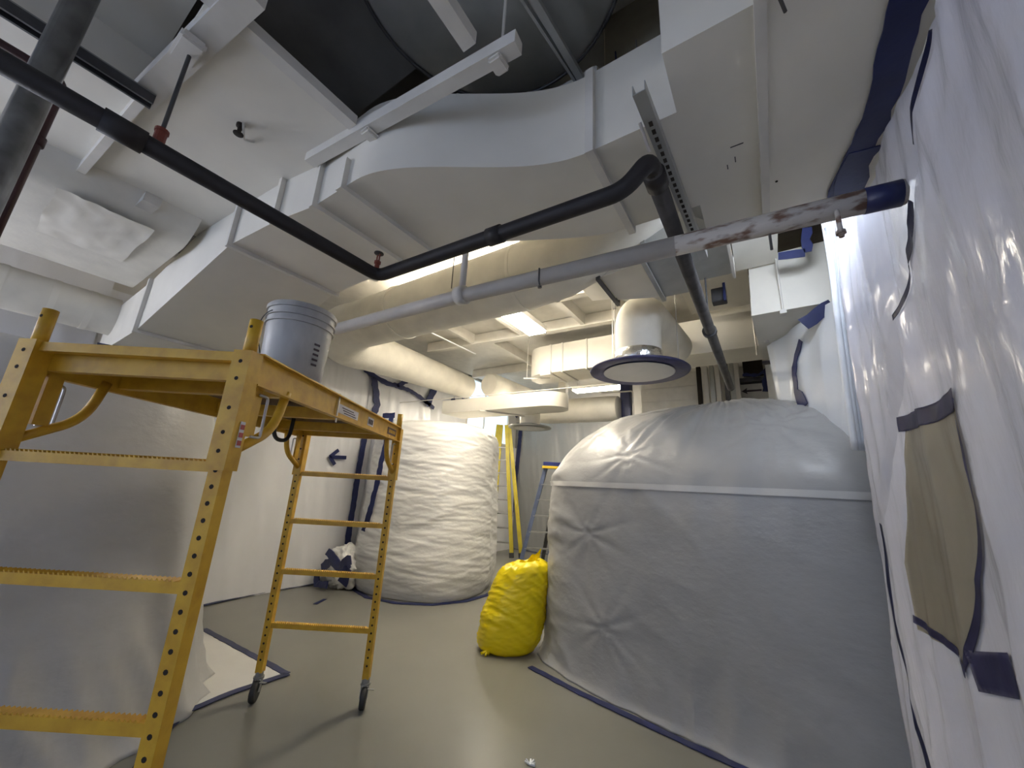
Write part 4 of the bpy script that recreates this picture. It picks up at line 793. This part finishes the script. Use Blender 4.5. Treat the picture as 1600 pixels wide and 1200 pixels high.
# ================================================================== YELLOW BAG
b = NB(); bc0 = V3((-2.27, 3.51, 0))
bprof = [(0.0, 0.74), (0.03, 0.90), (0.12, 1.02), (0.30, 1.04), (0.48, 0.98), (0.60, 0.92), (0.70, 0.85), (0.75, 0.74), (0.785, 0.45)]
NU, NVV = 120, 90
view_r = V3((0.84, 0.54, 0)); view_d = V3((-0.54, 0.84, 0))
def bagf(u, v):
    th = u*2*math.pi; zz = v*0.80; i = 0
    h = v*0.78
    for k in range(len(bprof)-1):
        if bprof[k][0] <= h <= bprof[k+1][0]:
            q = (h-bprof[k][0])/(bprof[k+1][0]-bprof[k][0]); s = bprof[k][1]+(bprof[k+1][1]-bprof[k][1])*q; break
    else: s = bprof[-1][1]
    cx, cy = math.cos(th), math.sin(th); rr = s*(1+0.05*nz(cx*1.5, cy*1.5, h*2)+0.040*ridge(cx*0.8+h*1.2, h*7+cx*1.4, cy*0.8)+0.035*ridge(cx*1.2, h*17+cy*2+cx*2.2, 4)+0.015*ridge(cx*3, h*34-cx*4, 9))
    shear = 0.20*h                                                   # leans right against the tank
    top = 0.04*cx*max(0, h-0.45)*2
    p = bc0+view_r*(cx*0.285*rr+shear)+view_d*(cy*0.20*rr)
    return V3((p.x, p.y, max(0.002, h+top+(0.05*ridge(th*1.5, 3, 1)-0.03)*max(0, (h-0.6)/0.2))))
grid(b, bagf, NU, NVV); bmesh.ops.remove_doubles(b, verts=b.verts, dist=0.0004)
top = [e for e in b.edges if e.is_boundary]
bmesh.ops.holes_fill(b, edges=top, sides=0)
yb = obj('rubbish_bag', b, 'yellow_bag', smooth=True, label='bright yellow plastic rubbish bag slumped against the big tank', cat='bag')
b = NB()
grid(b, lambda u, v: bc0+view_r*(0.10+0.17*u+0.05*v*(u-0.3))+view_d*(-0.03+0.06*math.sin(u*7+v*2)*v+0.02*ridge(u*5, v*3, 2))+V3((0, 0, 0.66+v*(0.11+0.13*u)+0.015*math.sin(u*14))), 24, 14)
bmesh.ops.solidify(b, geom=b.faces[:], thickness=0.004); obj('loose_neck', b, 'yellow_bag', yb, True)
b = NB(); c0 = bc0-view_r*0.17-view_d*0.15+V3((0, 0, 0.01))
for k in range(5): tube(b, [c0+V3((0, 0, 0.03)), c0+V3((random.uniform(-0.05, 0.02), random.uniform(-0.06, 0.02), 0.002+random.random()*0.02))], 0.010, 6)
obj('gathered_corner', b, 'yellow_bag', yb, True)

# ================================================================== LADDERS
yl = thing('yellow_ladder', (-5.0, 7.5, 0), 'tall yellow fibreglass ladder with grey rungs by the far wall', 'ladder')
FR, RR = V3((-4.93, 7.66, 0)), V3((-4.77, 7.80, 0)); wl = V3((-0.84, -0.45, 0)).normalized()
FRt, RRt = V3((-5.33, 7.75, 2.95)), V3((-5.28, 7.80, 2.95))
FL, FLt = FR+wl*0.62, FRt+wl*0.20; RL, RLt = RR+wl*0.66, RRt+wl*0.20
if FL.x < -5.62: FL.x = -5.62
for p, q in ((FR, FRt), (FL, FLt), (RR, RRt), (RL, RLt)):
    b = NB(); bar(b, p+V3((0, 0, 0.05)), q, 0.09, 0.085, wl); ra = obj('rail', b, 'ladder_yellow', yl)
    b = NB(); bar(b, p, p+(q-p)*0.035, 0.10, 0.10, wl); obj('foot', b, 'rubber', ra)
for k in range(1, 9):
    t_ = k*0.3/2.95; b = NB(); bar(b, FR.lerp(FRt, t_), FL.lerp(FLt, t_), 0.07, 0.028); obj('rung', b, 'aluminium', yl)
for k, (m, d) in enumerate((('red_print', 0.30), ('sticker', 0.38), ('print_dark', 0.335))):
    b = NB(); c0 = RR.lerp(RRt, d); c1 = RR.lerp(RRt, d+0.03); o_ = V3((0.545, -0.84, 0))*0.042; bar(b, c0+o_, c1+o_, 0.03, 0.004, wl); obj('sticker', b, m, yl)
for k in range(6):
    b = NB(); c0 = RR.lerp(RRt, 0.56+k*0.016); c1 = RR.lerp(RRt, 0.568+k*0.016); o_ = V3((0.545, -0.84, 0))*0.042; bar(b, c0+o_, c1+o_, 0.03, 0.004, wl); obj('print_line', b, 'print_dark', yl)
blz = thing('blue_stepladder', (-3.9, 7.0, 0), 'blue stepladder with a yellow edged top cap behind the big tank', 'ladder')
Lf, Lt = V3((-4.30, 6.98, 0)), V3((-3.92, 7.22, 1.93)); wr = V3((0.84, 0.54, 0)); bd = V3((-0.54, 0.84, 0))
Rf, Rt = Lf+wr*0.56, Lt+wr*0.30
for p, q, m in ((Lf, Lt, 'ladder_blue'), (Rf, Rt, 'ladder_blue'), (Lf+bd*0.9+wr*0.05, Lt+bd*0.1+wr*0.02, 'dark_steel'), (Rf+bd*0.9-wr*0.05, Rt+bd*0.1, 'dark_steel')):
    b = NB(); bar(b, p, q, 0.08, 0.075, wr); obj('rail', b, m, blz)
for t_ in (0.18, 0.34, 0.50, 0.66, 0.82):
    b = NB(); bar(b, Lf.lerp(Lt, t_), Rf.lerp(Rt, t_), 0.08, 0.025); obj('step', b, 'aluminium', blz)
c0 = (Lt+Rt)/2
b = NB(); bar(b, c0-wr*0.20+V3((0, 0, 0.05)), c0+wr*0.20+V3((0, 0, 0.05)), 0.18, 0.11); cp = obj('top_cap', b, 'cap_blue', blz)
b = NB(); bar(b, c0-wr*0.22-bd*0.02+V3((0, 0, 0.0)), c0+wr*0.22-bd*0.02+V3((0, 0, 0.0)), 0.20, 0.05); obj('cap_edge', b, 'cap_yellow', cp)
